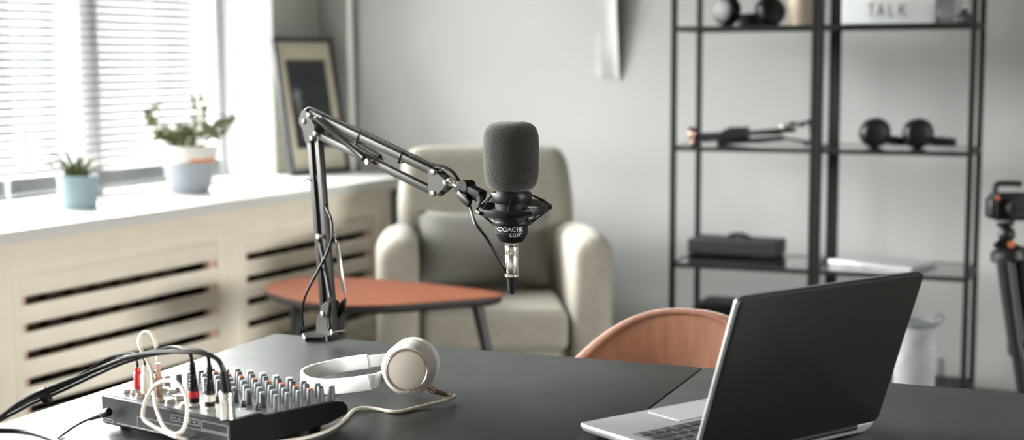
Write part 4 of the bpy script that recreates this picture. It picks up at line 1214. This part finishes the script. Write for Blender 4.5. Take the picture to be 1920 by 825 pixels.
# long black case on the lower shelf
a = az(1288, 478, z1); b_ = az(1456, 487, z1); cd_ = (b_-a); cd_.z = 0; cl_ = cd_.length; cd_.normalize(); cn = uz.cross(cd_)
t = thing('equipment_case', 'long black fabric case lying on the lower shelf near the armchair', 'case', a+cd_*cl_/2+cn*.06)
obj('body', G().obox(a+cd_*cl_/2+cn*.075+uz*.034, cd_*cl_/2, cn*.075, uz*.030, .010, 3), M_case, t)
for s in (.2, .8): obj('foot', G().obox(a+cd_*cl_*s+cn*.075+uz*.002, cd_*.03, cn*.06, uz*.002), M_blk, t)
q = a+cd_*cl_*.52+cn*.075+uz*.062
obj('handle', G().tube([q-cd_*.05, q-cd_*.03+uz*.012, q+uz*.017, q+cd_*.03+uz*.012, q+cd_*.05], .006, 8, sm=4, flat=2.0, upv=uz), M_blk, t)
g = G().obox(a+cd_*cl_/2+cn*.0745+uz*.047, cd_*(cl_/2+.001), cn*.0765, uz*.0012); obj('zip', g, M_blk, t)
# closed silver laptop on the lower shelf
zz = z1+.0185
A, B, Cc = az(1553, 486.5, zz), az(1709, 501.5, zz), az(1757, 489, zz)
Dd = A+Cc-B
t = thing('closed_laptop', 'closed silver laptop lying flat on the lower shelf, right unit', 'laptop', (A+Cc)/2-uz*.0185)
cc_ = (A+Cc)/2
obj('base', G().prism([cc_+(p-cc_)*k-uz*.0165 for p, k in ((A, 1), (B, 1), (Cc, 1), (Dd, 1))], uz*.010), M_alu, t, bev=.002)
obj('lid', G().prism([p-uz*.006 for p in (A, B, Cc, Dd)], uz*.006), M_alu, t, bev=.002)
for p in (A, B, Cc, Dd): q = cc_+(p-cc_)*.86; obj('rubber_foot', G().cyl(V3((q.x, q.y, z1)), V3((q.x, q.y, z1+.0022)), .006), M_rub, t)
# dark storage box on the bottom shelf
a = SV(1304, 566, .14); u0 = (a-S0).dot(se); zb_ = SHZ[0]; h = a.z-zb_
t = thing('storage_box', 'dark rounded storage box on the bottom shelf behind the brown chair', 'box', SH(u0+.12, .20, zb_), SA)
obj('body', G().obox(SH(u0+.12, .20, zb_+h*.42), se*.12, sn*.11, uz*h*.42, .02, 3), M_case, t)
obj('lid', G().obox(SH(u0+.12, .20, zb_+h*.92), se*.122, sn*.112, uz*h*.08, .018, 3), M_blk2, t)
# ================================================================== BIN, TRIPOD, CAMERA, PAPER
bt_ = ay(1716, 603, 4.50); h = bt_.z
b = V3((bt_.x, bt_.y, 0))
t = thing('waste_bin', 'slim grey felt bin with a dark rim on the floor in front of the shelves', 'bin', b)
obj('body', G().lathe([(.001, .0), (.058, 0), (.060, .003), (.066, h-.012), (.0625, h-.012), (.056, .01), (.001, .01)], b, seg=40), M_felt, t)
obj('rim', G().lathe([(.0615, h-.0115), (.0675, h-.0115), (.0685, h-.004), (.0665, h), (.062, h), (.0612, h-.004)], b, seg=40), M_binr, t)
obj('liner', G().lathe([(.0610, h-.02), (.0618, h-.02), (.055, .012), (.001, .012), (.001, .0115), (.0542, .0115)], b, seg=40), M_binr, t)
rc_ = b+hr*.075+uz*(h+.008)
obj('handle_ring', G().tube([rc_+hr*(.013*math.cos(q))+uz*(.015*math.sin(q)) for q in [k/16*2*math.pi for k in range(16)]], .0028, 8, True), M_binr, t)
YT = 4.25
T0 = ay(1893, 478, YT); F0 = ay(1936, 800, YT); dT = (F0-T0); dT *= (T0.z)/(-dT.z); F0 = T0+dT; F0.z = 0
tri = thing('tripod', 'black folded camera tripod at the right edge beside the shelves', 'tripod', F0)
ax_ = (F0-T0).normalized(); tu, tw, _ = frame_of(ax_)
for k in range(3):
    an_ = math.radians(200+120*k); o1 = tu*math.cos(an_)+tw*math.sin(an_); L = (F0-T0).length
    lg = obj('leg', G().cyl(T0+o1*.032, T0+o1*.030+ax_*L*.40, .0235, .0215, 16), M_blk, tri)
    obj('lower_leg', G().cyl(T0+o1*.028+ax_*L*.40, T0+o1*.026+ax_*L*.72, .0180, .0165, 16), M_blk2, lg)
    obj('leg_tip', G().cyl(T0+o1*.026+ax_*L*.72, T0+o1*.024+ax_*(L-.012), .0130, .0115, 14), M_blk, lg)
    obj('leg_clamp', G().cyl(T0+o1*.028+ax_*L*.39, T0+o1*.028+ax_*L*.43, .0255, .0250, 14), M_blk, lg)
    obj('rubber_foot', G().ball(T0+o1*.024+ax_*(L-.012), .0115), M_rub, lg)
obj('crown', G().lathe([(.001, -.03), (.020, -.03), (.052, -.012), (.055, .012), (.036, .022), (.001, .022)], T0, ax_, 24), M_blk, tri)
obj('centre_column', G().cyl(T0-ax_*.075, T0-ax_*.03, .012), M_blk2, tri)
hd_c = T0-ax_*.052
bh = obj('ball_head', G().ball(T0-ax_*.060, .024, 20), M_blk, tri)
obj('tension_knob', G().cyl(ay(1896, 458, YT-.03), ay(1896, 458, YT-.048), .0105), M_org2, bh)
obj('pan_knob', G().cyl(ay(1878, 452, YT-.01), ay(1868, 462, YT-.03), .010), M_blk, bh)
obj('head_plate', G().cyl(T0-ax_*.083, T0-ax_*.095, .022, .026), M_blk, bh)
top = T0-ax_*.096
cm = thing('video_camera', 'dark camera mounted on the tripod at the right edge of the shelves', 'camera', top)
cx_, cy_ = hr, hf
q = top+uz*.044+hr*.012
obj('body', G().obox(q, hr*.052, hf*.036, uz*.038, .008, 3), M_blk2, cm)
obj('grip', G().obox(q-hr*.050-uz*.004, hr*.014, hf*.030, uz*.030, .009, 3), M_blk, cm)
lensb = obj('lens', G().lathe([(.001, 0), (.026, 0), (.028, .004), (.027, .028), (.030, .032), (.030, .05), (.026, .051), (.024, .045), (.001, .044)], q-hf*.036-hr*.0, -hf, 28), M_blk, cm)
obj('lens_glass', G().lathe([(.001, .0462), (.022, .0455), (.022, .0445), (.001, .0445)], q-hf*.036, -hf, 24), M_lens, lensb)
obj('top_handle', G().tube([q+uz*.036-hr*.045, q+uz*.062-hr*.040, q+uz*.066-hr*.01, q+uz*.064+hr*.03], .0085, 10, sm=4), M_blk, cm)
obj('accessory_knob', G().cyl(ay(1870, 371, YT-.06), ay(1870, 371, YT-.05), .0075), M_org2, cm)
# paper sheet curling off the wall
t_ = []; g = G(); nu, nv = 14, 20
UL, UR_ = ay(1117, 10, YB-.003), ay(1163, 10, YB-.003)
zA, zB = ay(1140, 148, YB).z, ay(1140, 148, YB).z+.36
G0 = []
for s in (0, .0005):
    rows = []
    for i in range(nu+1):
        col = []
        for j in range(nv+1):
            u, v = i/nu, j/nv
            x = UL.x+(UR_.x-UL.x)*u-.010*u*(1-v)*0
            lift = .003+.045*max(0, u-.35)**2*(.25+.9*v)*2.2+.010*(1-v)**2*math.sin(u*5)*.6+.006*(1-u)*math.sin(v*7)**2
            col.append(g.b.verts.new((x, YB-lift-s, zA+(zB-zA)*v+.012*(1-u)*(1-v))))
        rows.append(col)
    G0.append(rows)
for s in (0, 1):
    for i in range(nu):
        for j in range(nv):
            q = G0[s]; g.b.faces.new((q[i][j], q[i+1][j], q[i+1][j+1], q[i][j+1]))
def edgeq(a0, a1, b0, b1): g.b.faces.new((a0, a1, b1, b0))


for i in range(nu):
    for j in (0, nv): edgeq(G0[0][i][j], G0[0][i+1][j], G0[1][i][j], G0[1][i+1][j])
for j in range(nv):
    for i in (0, nu): edgeq(G0[0][i][j], G0[0][i][j+1], G0[1][i][j], G0[1][i][j+1])
tag(obj('paper_sheet', g, M_paper, None, ((UL.x+UR_.x)/2, YB-.01, zA)), 'plain pale sheet of paper curling off the back wall above the microphone', 'paper')
